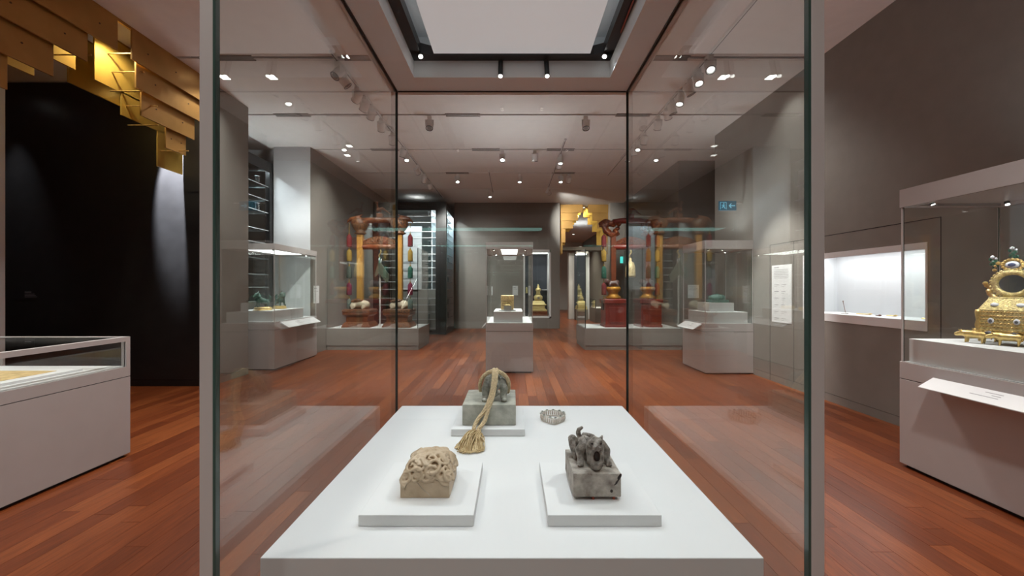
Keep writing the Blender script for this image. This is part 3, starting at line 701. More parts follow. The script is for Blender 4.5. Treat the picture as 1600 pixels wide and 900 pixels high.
for k in range(170):
    f = random.uniform(-1, 1); L = random.uniform(.62, 1.10)
    x0 = -.101+f*.009; z0 = MT+random.uniform(-.004, .008)
    xe = -.109+f*.034+random.uniform(-.010, .010); ye = 1.075-.085*L*(1-.12*f*f); pts = []
    bul = random.uniform(.0, 1); ph = random.random()*6; wa = random.uniform(.001, .0055)
    for q in range(9):
        t = q/8
        zz = (1-t)*z0+t*(PT+.003)+bul*.020*math.sin(PI*min(1, t*1.05))*(1-.35*abs(f))
        pts.append((x0+(xe-x0)*t**.95+wa*math.sin(ph+t*9), 1.072+(ye-1.072)*t+wa*math.cos(ph+t*7), max(zz, PT+.0018)))
    if random.random() < .55:  # curled end
        ex, ey, ez = pts[-1]; r_ = random.uniform(.003, .006)
        pts += [(ex+r_*math.sin(q), ey-r_*(1-math.cos(q))*.6, max(PT+.0018, ez+r_*.6*math.sin(q*.7))) for q in (1, 2, 3, 4)]
    mb.tube(pts, .0014, 4)
W('tassel', mb, 'cord2', cd, kind='stuff', smooth=True)
# ---- small jewelled band
cr = T('jewelled_band', 'small jewelled metal band with a pointed front lying on the plinth', 'jewellery', (.131, 1.235, PT))
def ring(a):
    r = 1.0
    x = .0375*math.cos(a); y = .036*math.sin(a)
    if y < 0:                                   # front tapers to a point
        y = y*1.0; x = x
        k = abs(math.sin(a)); x *= (1-.30*k**3); y *= (1+.30*k**5)
    return x, y
for z, r in ((.0195, .0017), (.004, .0014)):
    P('rim', MB().tube([(*ring(2*PI*k/48), z) for k in range(48)], r, 6, True), 'silver', cr, smooth=True)
for k in range(34):
    x, y = ring(2*PI*k/34); q = P('bead', MB().sph((x*1.02, y*1.02, .0115), (.0030, .0030, .0085), 1), 'pearl', cr, smooth=True)
for k in range(11):
    x, y = ring(2*PI*(k+.5)/11); P('gem', MB().sph((x*.99, y*.99, .0212), (.0040, .0040, .0024), 2), 'gem', cr, smooth=True)
    P('gem_rim', MB().tube([(x*.99+.0054*math.cos(b*PI/5), y*.99+.0054*math.sin(b*PI/5), .0212) for b in range(10)], .0010, 5, True), 'silver', cr)
P('base_rim', MB().tube([(*ring(2*PI*k/48), .0012) for k in range(48)], .0012, 5, True), 'pearl', cr)
P('clasp_wire', MB().tube([(-.004, .035, .015), (-.002, .012, .003), (0, .002, .0015)], .0006, 5), 'silver', cr)
# ================================================================== EXHIBITS IN THE OTHER CASES
# ---- gold seal box in the middle case
gb = T('gold_seal_box', 'pale gold square seal box on the white block', 'box', (-.085, 7.14, 1.1005))
P('box_body', B(-.115, .115, -.10, .13, .0, .245), 'boxgold', gb, bevel=.006)
P('box_lid', B(-.12, .12, -.105, .135, .20, .262), 'boxgold', gb, bevel=.008)
mb = MB()
for x in (-.107, .107): mb.box(x-.012, x+.012, -.112, -.10, .02, .20)
mb.box(-.095, .095, -.112, -.10, .175, .195).box(-.095, .095, -.112, -.10, .085, .10)
P('relief_frame', mb, 'boxgold', gb)
mb = MB()
for k in range(7): mb.sph((-.08+.027*k, -.105, .13+.012*math.sin(k*2.2)), (.013, .006, .018), 1)
P('relief_figures', mb, 'gilt', gb)
sl = T('gold_seal', 'small dark faced gold seal standing before the pale gold box', 'seal', (-.07, 6.985, 1.1005))
P('seal_face', B(-.075, .06, -.03, .03, 0, .075), 'stonedark', sl, bevel=.004)
P('seal_grip', MB().sph((-.01, 0, .082), (.05, .025, .022), 2), 'gilt', sl, smooth=True)
# ---- green lions
def lion():
    mb = MB()
    mb.chain([(-.06, 0, .10), (.02, 0, .12), (.07, 0, .15)], [.055, .06, .06], .4, 2)
    mb.sph((.095, 0, .225), .055, 2).sph((.14, 0, .205), (.03, .034, .026), 2)
    for s in (-1, 1):
        mb.chain([(.075, s*.035, .12), (.085, s*.045, .03)], [.026, .02], .4, 1).chain([(-.07, s*.04, .09), (-.06, s*.05, .03)], [.034, .02], .4, 1)
        mb.sph((.10, s*.048, .262), .017, 1).sph((.075, s*.05, .20), .026, 1).sph((.105, s*.05, .022), .02, 1)
    mb.chain([(-.10, 0, .12), (-.13, 0, .18), (-.10, 0, .23)], [.025, .03, .018], .4, 1)
    mb.chain([(.08, 0, .275), (.07, 0, .315)], [.014, .008], .4, 1)
    return organic(mb, .008, 1, .01, .03)
lm = lion()
def lion_thing(label, loc, rz):
    t = T('green_lion', label, 'figurine', loc, rz, 'green lions on gold bases')
    P('gold_base', MB().lathe([(.16, 0), (.165, .012), (.145, .022), (.15, .05), (.135, .06)], 24, sx=1, sy=.72), 'gold', t, smooth=False)
    mb = MB()
    for k in range(4): mb.sph((.13*math.cos(PI/4+k*PI/2), .09*math.sin(PI/4+k*PI/2), .013), .012, 1)
    P('feet', mb, 'gold', t)
    o = P('lion_body', lm, 'jadelion', t); o.location = (0, 0, .052)
lion_thing('green lion on gold base nearest the front corner of its case', (-4.68, 7.22, 1.0815), -2.2)
lion_thing('green lion on gold base farther back toward the white wall', (-4.72, 7.80, 1.0815), -.5)
# ---- jade seal, right case
js = T('jade_seal', 'dark green carved jade seal on stepped white blocks', 'seal', (3.745, 7.02, 1.236))
P('seal_slab', B(-.15, .15, -.13, .13, 0, .05), 'jade', js, bevel=.006)
mb = MB(); random.seed(8)
mb.sph((0, 0, .07), (.15, .12, .07), 3)
for k in range(26):
    a, r = random.random()*6.28, random.random()*.11
    p = Vector((r*1.2*math.cos(a), r*math.sin(a), .07+.065*math.sqrt(max(.02, 1-(r/.13)**2))))
    q, rr = spiral(*p, random.uniform(.02, .034), 1.4, a, Vector((1, 0, 0)), Vector((0, .7, .6)), 10, .009); mb.tube(q, rr, 5)
P('carved_dragons', organic(mb, .006, 1), 'jade', js)
# ---- gold mirror clock
ck = T('gold_mirror_clock', 'ornate gold mirror clock on animal feet set with grey stones', 'clock', (3.72, 2.85, 1.0765), -1.18)
mb = MB(); 
mb.box(-.165, .165, -.12, .12, .105, .25)
P('casket_body', mb, 'gilt', ck, bevel=.006)
mb = MB().lathe([(.165, .25), (.165, .262), (.115, .345), (.115, .355)], square=True, sx=1, sy=.74)
P('casket_lid', mb, 'gilt', ck, bevel=.004)
mb = MB()
for z in (.105, .135, .16, .19, .215, .245):
    for x in [(-.15+.0205*k) for k in range(15)]: mb.sph((x, -.122, z), (.012, .006, .007), 1)
P('front_filigree', mb, 'gold', ck)
mb = MB()
for sx in (-1, 1):
    for sy in (-1, 1): mb.lathe([(.018, 0), (.012, .02), (.02, .05), (.012, .09), (.02, .15), (.015, .17)], 10, (sx*.165, sy*.118, .09))
P('corner_columns', mb, 'gold', ck, smooth=True)
for x, z, m in [(-.085, .178, 'enamel'), (.06, .178, 'enamel')]:
    o = P('medallion', MB().sph((x, -.128, z), (.020, .008, .022), 2), m, ck, smooth=True)
    P('medallion_stone', MB().sph((x, -.134, z), (.011, .005, .013), 2), 'agate', o, smooth=True)
for x in (-.07, .075):
    P('lid_medallion', MB().sph((x, -.108, .30), (.026, .010, .016), 2, Matrix.Rotation(-.5, 4, 'X')), 'enamel', ck, smooth=True)
for x in (-.10, .04): P('grey_stone', MB().sph((x, -.115, .085), (.034, .02, .022), 2), 'agate', ck, smooth=True)
def ox():
    mb = MB()
    mb.chain([(.07, 0, .065), (-.03, 0, .068)], [.030, .032], .4, 2).chain([(-.05, 0, .075), (-.10, 0, .062)], [.024, .016], .4, 2)
    for x in (.07, -.03):
        for s in (-1, 1): mb.chain([(x, s*.016, .05), (x-.004, s*.018, .008)], [.013, .009], .4, 1)
    for s in (-1, 1): mb.chain([(-.07, s*.014, .092), (-.085, s*.024, .105)], [.006, .003], .4, 1)
    mb.chain([(.10, 0, .07), (.115, 0, .04)], [.006, .005], .4, 1)
    return organic(mb, .005, 1)
om = ox()
for k, (x, y, rz) in enumerate([(-.20, -.115, 0), (.0, -.125, .3), (.20, -.12, PI), (-.20, .11, 0), (.20, .11, PI)]):
    o = P('animal_foot', om, 'gold', ck); o.location = (x, y, 0); o.rotation_euler = (0, 0, rz)
mb = MB()
for x0, x1 in ((-.17, -.04), (-.03, .10), (.08, .17)):
    mb.tube([(x0+(x1-x0)*k/10, -.12, .055+.04*math.sin(PI*k/10)) for k in range(11)], .010, 7)
mb.box(-.15, .15, -.10, .10, .085, .108)
P('scroll_apron', mb, 'gold', ck)
ft = MB().tube([(.085*math.cos(2*PI*k/40), -.01, .455+.085*math.sin(2*PI*k/40)) for k in range(40)], .020, 8, True)
for k in range(30): ft.sph((.105*math.cos(2*PI*k/30), -.012, .455+.105*math.sin(2*PI*k/30)), .012, 1)
P('mirror_frame', ft, 'gilt', ck, smooth=True)
P('mirror', MB().cyl((0, .008, .455), (0, -.012, .455), .072, 36), 'mirror', ck)
mb = MB()
for s in (-1, 1):
    mb.chain([(s*.085, 0, .35), (s*.115, 0, .38), (s*.10, 0, .42), (s*.13, 0, .44)], [.022, .018, .014, .016], .4, 1)
    mb.sph((s*.135, -.005, .46), .018, 1).sph((s*.115, -.01, .40), .02, 1)
mb.sph((0, 0, .355), (.06, .03, .025), 2)
P('mirror_supports', organic(mb, .006, 1), 'gold', ck)
P('dial_medallion', MB().sph((0, -.015, .595), (.036, .014, .028), 2), 'enamel', ck, smooth=True)
P('dial_centre', MB().sph((0, -.027, .595), (.020, .006, .014), 2), 'blueen', ck, smooth=True)
mb = MB()
for k in range(16): mb.sph((.048*math.cos(k*PI/8), -.008, .595+.040*math.sin(k*PI/8)), .013, 1)
for s in (-1, 1): mb.sph((s*.07, 0, .61), .016, 1).sph((s*.085, 0, .59), .012, 1).sph((s*.09, 0, .56), .013, 1)
P('dial_scrolls', mb, 'gold', ck, smooth=True)
def bouquet(x, z):
    mb = MB().tube([(x, 0, z), (x+.006, 0, z+.05)], .006, 6)
    for k in range(5): mb.sph((x+.018*math.cos(k*2.4), .008*math.sin(k*2), z+.02+.012*k), (.012, .008, .014), 1)
    o = P('green_bouquet', mb, 'green_leaf', ck); P('flower', MB().sph((x-.004, -.004, z+.085), .013, 1).sph((x+.012, 0, z+.072), .009, 1), 'enamel', o)
bouquet(.0, .635); bouquet(-.095, .575); bouquet(.095, .575)
for o in ck.children:
    if not o.name.startswith(('mirror', 'dial', 'green')): o.scale.x = .84; o.location.x *= .84
# ---- hairpins and small jewels in the wall niche
NZF = NZ0+.1005
def pin(label, y, x, m, rz, ln=.16, up=None):
    t = T('hairpin', label, 'hairpin', (x, y, NZF), rz, 'small jewels in the wall niche')
    if up: P('pin', MB().cyl((0, 0, 0), (0, up[0], up[1]), .003, 6), m, t); P('pin_head', MB().sph((0, up[0], up[1]), .008, 1), m, t)
    else:
        P('pin', MB().cyl((0, -ln/2, .006), (0, ln/2, .006), .006, 6), m, t); P('pin_head', MB().sph((0, -ln/2, .012), (.016, .026, .011), 1), m, t)
pin('thin upright bronze hairpin at the far end of the wall niche', 5.18, 4.50, 'rackwood', .4, up=(.03, .16))
pin('gold hairpin lying nearest the upright bronze one', 4.92, 4.50, 'gold', .2)
pin('brown hairpin in the middle of the wall niche', 4.66, 4.44, 'rackwood', -.4, .1)
pin('short gold hairpin lying behind the brown one', 4.62, 4.56, 'gold', .1, .1)
pin('pale gold hairpin at the near end of the wall niche', 4.15, 4.5, 'gold', .1, .12)
pin('small dark hairpin at the front edge of the wall niche', 5.02, 4.34, 'lampw', .2, .08)
# ---- pagodas
def pagoda(name, label, loc, h, m='gilt', base='pagodabase'):
    s = h/1.45; t = T(name, label, 'pagoda', loc, 0, 'gold pagodas')
    P('plinth_base', MB().lathe([(.42*s, 0), (.44*s, .06*s), (.36*s, .10*s), (.40*s, .17*s), (.40*s, .20*s)], square=True), base, t)
    P('lower_tier', MB().lathe([(.36*s, .20*s), (.38*s, .26*s), (.28*s, .34*s), (.28*s, .44*s), (.37*s, .50*s), (.30*s, .54*s), (.24*s, .66*s)], square=True), m, t)
    P('roof_tier', MB().lathe([(.33*s, .52*s), (.24*s, .60*s), (.20*s, .68*s)], square=True), m, t)
    P('drum', MB().lathe([(.15*s, .66*s), (.20*s, .76*s), (.21*s, .86*s), (.15*s, .93*s), (.09*s, .95*s)], 18), m, t, smooth=True)
    P('spire', MB().lathe([(.12*s, .95*s), (.10*s, 1.02*s), (.09*s, 1.10*s), (.13*s, 1.15*s), (.11*s, 1.24*s), (.05*s, 1.27*s), (.065*s, 1.33*s), (.02*s, 1.40*s), (.012*s, 1.45*s)], 14), m, t, smooth=True)
    P('niche_door', B(-.05*s, .05*s, -.215*s, -.19*s, .74*s, .86*s), 'stonedark', t)
    return t
pagoda('gold_pagoda', 'gold pagoda shrine in the rear wall window', (1.005, BY+.54, PZ0+.064), 1.20)
sm_ = T('gilt_figure', 'small gilt figure beside the large pagoda in the rear window', 'figurine', (.545, BY+.105, PZ0+.061))
P('pedestal', B(-.05, .05, -.05, .05, 0, .85), 'nightblue', sm_); P('figure', MB().lathe([(.048, .85), (.045, .90), (.03, .98), (.035, 1.03), (.012, 1.09)], 10), 'gilt', sm_, smooth=True)
mb = B(1.16, 1.375, BY+.70, BY+.94, 1.42, 1.44); P('small_shelf', mb, 'case_in', None, label='small pale shelf inside the rear wall window', cat='shelf')
# ================================================================== CHIME RACKS
def tassel_string(parent, x, y, ztop, segs, w_=.062):
    o = P('tassel_cord', MB().cyl((x, y, ztop), (x, y, segs[-1][0]), .008, 6), 't_yel', parent)
    for z1, z0, m in segs:
        q = P('tassel', MB().lathe([(w_*.95, z0), (w_*1.05, z0+.02), (w_*1.0, z1-.06), (w_*.6, z1-.015), (.02, z1)], 12, (x, y, 0)), m, o, smooth=True)
        P('tassel_knot', MB().sph((x, y, z1+.015), (.022, .022, .026), 1), 't_yel', q)
def bird(mb, c, s, f=1):
    x, y, z = c
    mb.chain([(x-.05*s*f, y, z+.07*s), (x+.03*s*f, y, z+.10*s)], [.045*s, .035*s], .4, 1)
    mb.chain([(x-.06*s*f, y, z+.09*s), (x-.07*s*f, y, z+.20*s)], [.024*s, .018*s], .4, 1).sph((x-.075*s*f, y, z+.225*s), .032*s, 2)
    mb.chain([(x-.09*s*f, y, z+.225*s), (x-.125*s*f, y, z+.215*s)], [.012*s, .005*s], .4, 1)
    mb.chain([(x+.04*s*f, y, z+.10*s), (x+.20*s*f, y, z-.01*s)], [.03*s, .012*s], .4, 1)
    for q in (-.02, .02): mb.chain([(x, y+q*s, z+.06*s), (x-.005*s, y+q*s, z)], [.009*s, .009*s], .4, 1)
def rack(label, cx, cy, zd, half, red):
    t = T('chime_rack', label, 'instrument', (cx, cy, zd))
    pw = half*.645                                   # post offset
    wd, ps, cv = ('redlac', 'redpost', 'dragon') if red else ('rackwood', 'rackpost', 'rackcarve')
    for s in (-1, 1):
        px = s*pw
        if red:
            P('foot_box', MB().lathe([(.29, 0), (.29, .05), (.27, .06), (.27, .58), (.30, .60), (.30, .68), (.28, .70)], square=True, c=(px, 0, 0), sx=.95, sy=.95), wd, t)
            P('foot_panel', B(px-.18, px+.18, -.268, -.255, .12, .50), wd, t, bevel=.008)
            P('lotus_stand', MB().lathe([(.17, .70), (.20, .74), (.13, .80), (.12, .86), (.18, .92), (.19, .98), (.15, 1.01)], 20, (px, 0, 0)), 'lacgold', t, smooth=True)
            mb = MB(); mb.chain([(px-.10, 0, 1.09), (px+.08, 0, 1.10)], [.085, .09], .4, 2).sph((px-.16, -.03, 1.14), .07, 2).sph((px-.21, -.04, 1.12), .04, 1)
            for a in (-.08, .08):
                for b in (-.07, .07): mb.chain([(px+a, b, 1.07), (px+a*1.3, b*1.2, 1.02)], [.04, .035], .4, 1)
            P('lion', organic(mb, .014, 1), 'beastd', t)
            z0 = 1.10
        else:
            P('foot_box', MB().lathe([(.36, 0), (.36, .03), (.31, .12), (.27, .14), (.27, .26), (.34, .32), (.34, .36), (.33, .365), (.33, .44), (.32, .45)], square=True, c=(px, 0, 0), sx=.97, sy=.85), wd, t)
            P('foot_band', MB().lathe([(.322, .372), (.335, .38), (.335, .43), (.322, .436)], square=True, c=(px, 0, 0), sx=1.0, sy=.88), cv, t)
            mb = MB()
            mb.chain([(px+.14, 0, .55), (px-.02, 0, .58), (px-.12, 0, .56)], [.11, .125, .09], .4, 2)
            mb.chain([(px-.14, -.06, .60), (px-.19, -.10, .53), (px-.10, -.14, .50)], [.06, .045, .03], .4, 1)
            for a in (-.12, .14):
                for b in (-.12, .12): mb.chain([(px+a, b, .52), (px+a-.03, b*1.2, .47)], [.06, .045], .4, 1)
            P('goose', organic(mb, .015, 2), 'beastw', t)
            P('saddle_cloth', MB().sph((px-.04, -.02, .66), (.13, .13, .06), 2).sph((px-.14, -.07, .64), (.07, .06, .04), 2), 'rackcarve', t, smooth=True)
            z0 = .66
        ph = 2.36
        P('post', B(px-.075, px+.075, -.07, .07, z0, ph) if not red else B(px-.065, px+.065, -.06, .06, z0, ph), ps, t, bevel=.02)
        mb = MB()
        if red:
            for k in range(14):
                a = k*.8; mb.sph((px+s*(.02+.16*math.sin(k*1.9)), .05*math.cos(k), 2.50+.15*math.cos(k*1.3)), .065, 1)
            mb.chain([(px-.12*s, 0, 2.36), (px+.05*s, -.03, 2.32), (px+.20*s, -.03, 2.42), (px+.26*s, -.03, 2.56)], [.05, .07, .07, .05], .4, 2)
            mb.chain([(px, 0, 2.60), (px+.20*s, 0, 2.66), (px+.33*s, 0, 2.62)], [.08, .085, .05], .4, 2).chain([(px+.26*s, 0, 2.58), (px+.34*s, 0, 2.55)], [.04, .03], .4, 1)
            P('dragon_head', organic(mb, .016, 1, .02, .05), cv, t)
        else:
            P('capital', MB().lathe([(.09, 2.32), (.16, 2.36), (.10, 2.40), (.16, 2.46), (.22, 2.58), (.20, 2.68), (.14, 2.72)], 16, (px, 0, 0)), cv, t, smooth=True)
            mb.chain([(px-s*.10, 0, 2.66), (px+s*.08, 0, 2.72), (px+s*.22, 0, 2.72)], [.07, .085, .06], .4, 2)
            mb.chain([(px+s*.22, 0, 2.72), (px+s*.30, 0, 2.68), (px+s*.335, 0, 2.62)], [.055, .03, .012], .4, 1)
            mb.chain([(px+s*.10, 0, 2.78), (px-s*.06, 0, 2.83)], [.03, .015], .4, 1)
            P('phoenix_head', organic(mb, .013, 1), wd, t)
        segs = [(2.33, 2.02, 't_red'), (1.95, 1.65, 't_yel'), (1.53, 1.22, 't_dk' if (s < 0 and not red) else 't_grn'), (1.11, .80, 't_mag' if not red else 't_red'), (.71, .42, 't_teal' if not red else 't_dk')]
        tassel_string(t, s*half, -.02, 2.62, segs)
    zb = 2.66
    P('top_beam', MB().tube([(-pw, 0, zb), (-pw*.5, 0, zb+.03), (0, 0, zb+.035), (pw*.5, 0, zb+.03), (pw, 0, zb)], .075, 10), wd, t, smooth=True)
    P('lower_beam', MB().tube([(-pw, 0, 2.02), (0, 0, 2.02), (pw, 0, 2.02)], .07, 10), wd, t, smooth=True)
    w2 = pw-.07
    P('carved_panel', MB().prism([(-w2, 2.08), (w2, 2.08), (w2, 2.16), (w2*.55, 2.25), (0, 2.29), (-w2*.55, 2.25), (-w2, 2.16)], -.035, .035), cv, t)
    mb = MB(); random.seed(2)
    for k in range(9):
        x = -w2*.85+k*w2*.21; q, rr = spiral(x, -.04, 2.15+.03*math.sin(k*2), .05, 1.3*(1 if k % 2 else -1), k, Vector((1, 0, 0)), Vector((0, 0, 1)), 10, .014); mb.tube(q, rr, 5)
    P('carved_scrolls', mb, 'rackwood' if not red else 'dragon', t, smooth=True)
    P('perch', B(-.08, .08, -.06, .06, zb+.09, zb+.20), wd, t, bevel=.01)
    mb = MB(); bird(mb, (0.02, 0, zb+.20), 1.25); P('finial_bird', organic(mb, .012, 1), wd if not red else 'dragon', t)
    P('hook', MB().tube([(0, 0, 1.96), (.03, 0, 1.90), (0, 0, 1.84), (-.03, 0, 1.80), (0, 0, 1.74)], .018, 6), 'gold', t, smooth=True)
    if not red:
        P('sling', MB().tube([(-.02, 0, 1.74), (-.03, 0, 1.62), (.02, 0, 1.60), (.03, 0, 1.72)], .012, 6), 'rod', t, smooth=True)
        P('stone_chime', MB().prism([(-.02, 1.68), (.24, 1.30), (.22, 1.14), (.16, 1.12), (-.02, 1.34), (-.10, 1.26), (-.13, 1.30)], -.03, .03), 'chime', t)
        P('support_rod', MB().cyl((-.02, .06, 0), (-.02, .06, 1.34), .018, 8), 'rod', t)
    else:
        P('hanging_bell', MB().lathe([(.12, 1.25), (.13, 1.30), (.12, 1.5), (.09, 1.62), (.03, 1.66), (.03, 1.74)], 16), 'boxgold', t, smooth=True)
    return t
def rack_plinth(label, x0, x1, corner):
    t = T('rack_platform', label, 'platform', ((x0+x1)/2, 9.9, 0))
    W('platform_base', B(x0+.01, x1-.01, 9.29, 10.49, 0, .10), 'wall', t)
    W('platform_body', B(x0, x1, 9.28, 10.5, .105, .518), 'wall', t)
    W('platform_gap', B(x0+.012, x1-.012, 9.292, 10.488, .09, .11), 'gap', t)
    W('platform_top', B(x0+.03, x1-.03, 9.31, 10.47, .518, .522), 'case_in', t)
    g = .01
    pane('glass_pane', x0+.02, x1-.02, 9.30, 9.31, .523, 2.47, t, 'glassb')
    gx = x1-.03 if corner > 0 else x0+.02
    pane('glass_pane', gx, gx+.01, 9.312, 10.45, .523, 2.47, t, 'glassb')
    xx = x1-.02 if corner > 0 else x0+.02
    W('corner_strip', B(xx-.012, xx+.004, 9.298, 9.312, .523, 2.47), 'seal', t)
    return t
rack_plinth('low grey platform with glass screen under the brown chime rack', -4.49, -2.26, 1)
rack_plinth('low grey platform with glass screen under the red chime rack', 1.76, 4.11, -1)
rack('brown carved chime rack with hanging stone chime and colourful tassels', -3.34, 9.72, .5225, .77, False)
rack('red lacquered bell rack with dragon heads and colourful tassels', 3.02, 9.80, .5225, .68, True)
# ================================================================== CLEAR SHELF UNITS
random.seed(21)
def shelf_unit(label, x0, x1, y0, y1, z1, n, post_w, faces, back_m, group='tall clear shelf units'):
    t = T('shelf_unit', label, 'shelf', ((x0+x1)/2, (y0+y1)/2, 0), 0, group)
    W('base_frame', B(x0, x1, y0, y1, 0, .10), 'bm', t); W('top_frame', B(x0, x1, y0, y1, z1-.10, z1), 'bm', t)
    for px in (x0, x1-post_w):
        for py in (y0, y1-post_w): W('frame_post', B(px, px+post_w, py, py+post_w, .10, z1-.10), 'bm', t)
    for k in range(n):
        z = .22+(z1-.42)*k/(n-1)+random.uniform(-.04, .04)
        pane('shelf', x0+.03, x1-.03, y0+.03, y1-.05, z, z+.014, t, 'acr')
    return t
su = shelf_unit('tall black framed block of clear shelves beside the rear wall', -4.49, -2.13, 12.42, 14.19, 4.28, 17, .16, None, None)
W('front_post', B(-2.47, -2.14, 12.425, 12.50, .10, 4.18), 'bm', su)
W('side_backing', B(-2.70, -2.66, 12.85, 14.0, .10, 4.18), 'wallwhite', su)
W('rear_panel', B(-2.655, -2.135, 14.0, 14.03, .10, 4.18), 'wallwhite', su)
def shelf_lamp(parent, x0, x1, y0, y1, z, watt):
    W('lamp_strip', B(x0, x1, y0, y1, z, z+.015), 'strip', parent)
    l = bpy.data.lights.new('shelf_light', 'AREA'); l.shape = 'RECTANGLE'; l.size = x1-x0; l.size_y = y1-y0; l.energy = watt; l.color = (.96, .98, 1)
    lo = bpy.data.objects.new('shelf_light', l); C.objects.link(lo); lo.location = ((x0+x1)/2, (y0+y1)/2, z-.01)
shelf_lamp(su, -4.2, -2.6, 12.56, 12.60, 4.16, 110); shelf_lamp(su, -2.35, -2.31, 12.9, 13.9, 4.16, 90)
W('valance', B(-4.33, -2.47, 12.43, 12.46, 4.02, 4.18), 'bm', su); W('valance', B(-2.15, -2.135, 12.58, 14.03, 4.06, 4.18), 'bm', su)
W('grey_backing', B(-4.3, -2.55, 13.75, 13.80, .10, 4.18), 'wall', su)
W('white_backing', B(-3.86, -3.0, 12.75, 12.80, 1.45, 3.55), 'panelwhite' if 'panelwhite' in M else 'wallwhite', su)
W('grey_lower_backing', B(-3.86, -2.55, 12.80, 12.84, .10, 1.45), 'wall', su)
su2 = shelf_unit('tall black framed clear shelves behind the lion case', -6.1, -5.33, 6.75, 8.55, 4.26, 13, .10, None, None)
W('grey_backing', B(-6.14, -6.105, 6.75, 8.55, 0, 4.26), 'wallwhite', su2)
W('valance', B(-5.345, -5.332, 6.85, 8.45, 4.04, 4.16), 'bm', su2)
shelf_lamp(su2, -5.50, -5.46, 6.95, 8.4, 4.14, 40)
W('centre_divider', B(-6.0, -5.56, 7.9, 7.93, .10, 4.16), 'bm', su2)
acm = B(-.03, .03, -.03, .03, 0, .16).mesh('stand'); ac2 = B(-.045, .045, -.03, .03, .16, .168).mesh('stand_top')
def acr_stand(x, y, z, label):
    t = T('acrylic_stand', label, 'stand', (x, y, z), 0, 'clear stands on the shelves')
    P('stem', acm, 'acr', t); P('top_plate', ac2, 'acredge', t)
ords = ['lowest', 'second lowest', 'third lowest', 'middle', 'third highest', 'second highest', 'topmost']
sh = sorted([o for o in su.children if o.name.startswith('shelf')], key=lambda o: o.data.vertices[0].co.z)
for k, i in enumerate((1, 3, 6, 9, 11, 13, 15)):
    z = max(v.co.z for v in sh[i].data.vertices)+.001
    acr_stand(-2.72, 12.62, z, '%s clear stand at the right of the black framed shelf block' % ords[k])
    acr_stand(-2.24, 13.4, z, '%s clear stand along the side of the black framed shelf block' % ords[k])
sh = sorted([o for o in su2.children if o.name.startswith('shelf')], key=lambda o: o.data.vertices[0].co.z)
for k, i in enumerate((3, 5, 6, 8, 9, 10, 11)):
    z = max(v.co.z for v in sh[i].data.vertices)+.001
    acr_stand(-5.44, 7.75 if k % 2 else 8.2, z, '%s clear stand on the shelves behind the lion case' % ords[k])
# ================================================================== TEXT PANELS, SIGNS
def wall_label(name, label, box, m, lines, cat='sign'):
    o = P(name, B(*box), m, None, label=label, cat=cat)
    if lines: P('text_lines', lines, 'inkpale', o)
    return o
# long text panel on right wall (faces -X)
mb = MB(); random.seed(4)
y1_, y0_ = 6.20, 5.76
def line(mb, ya, yb, z, h): mb.box(RX-.0065, RX-.0045, yb, ya, z-h, z)
z = 1.83
line(mb, 6.15, 6.04, z, .014); z -= .04
for k in range(6): line(mb, 6.15, 5.82+random.uniform(0, .05), z, .006); z -= .026
z -= .08
for k in range(7):
    line(mb, 6.14, 6.06-random.uniform(0, .03), z, .008); line(mb, 5.98, 5.90-random.uniform(0, .03), z, .006); line(mb, 6.14, 6.09, z-.028, .004); line(mb, 5.98, 5.92, z-.028, .004); z -= .105
wall_label('text_panel', 'tall white text panel on the right wall beside the jade case', (RX-.0045, RX-.0005, y0_, y1_, .96, 1.86), 'label', mb)
mb = MB().box(-7.43, -7.33, 5.8545, 5.8555, 1.43, 1.445)
for k in range(3): mb.box(-7.43, -7.28+.02*k, 5.8545, 5.8555, 1.405-.022*k, 1.412-.022*k)
wall_label('black_label', 'small black label plate on the black wall', (-7.58, -7.28, 5.8555, 5.8595, 1.33, 1.52), 'labelblack', mb)
wall_label('wall_label', 'white label on the wall seen through the jade seal case', (4.35, 4.62, 9.494, 9.499, 1.25, 1.58), 'label', MB().box(4.38, 4.50, 9.4925, 9.494, 1.52, 1.535).box(4.38, 4.58, 9.4925, 9.494, 1.48, 1.488).box(4.38, 4.56, 9.4925, 9.494, 1.45, 1.458))
wall_label('wall_label', 'white label on the taupe wall beside the lion case', (-4.499, -4.494, 8.70, 8.95, 1.15, 1.55), 'label', MB().box(-4.494, -4.4925, 8.73, 8.85, 1.48, 1.5).box(-4.494, -4.4925, 8.73, 8.9, 1.42, 1.43))
wall_label('wall_label', 'pale label on the rear wall seen through the middle showcase', (.02, .22, 14.193, 14.199, 1.23, 1.58), 'label', MB().box(.05, .15, 14.1915, 14.193, 1.50, 1.515).box(.05, .19, 14.1915, 14.193, 1.45, 1.46))
wall_label('wall_label', 'pale label on the rear wall left of the middle showcase', (-.90, -.72, 14.193, 14.199, 1.23, 1.56), 'label', MB().box(-.88, -.80, 14.1915, 14.193, 1.50, 1.515))
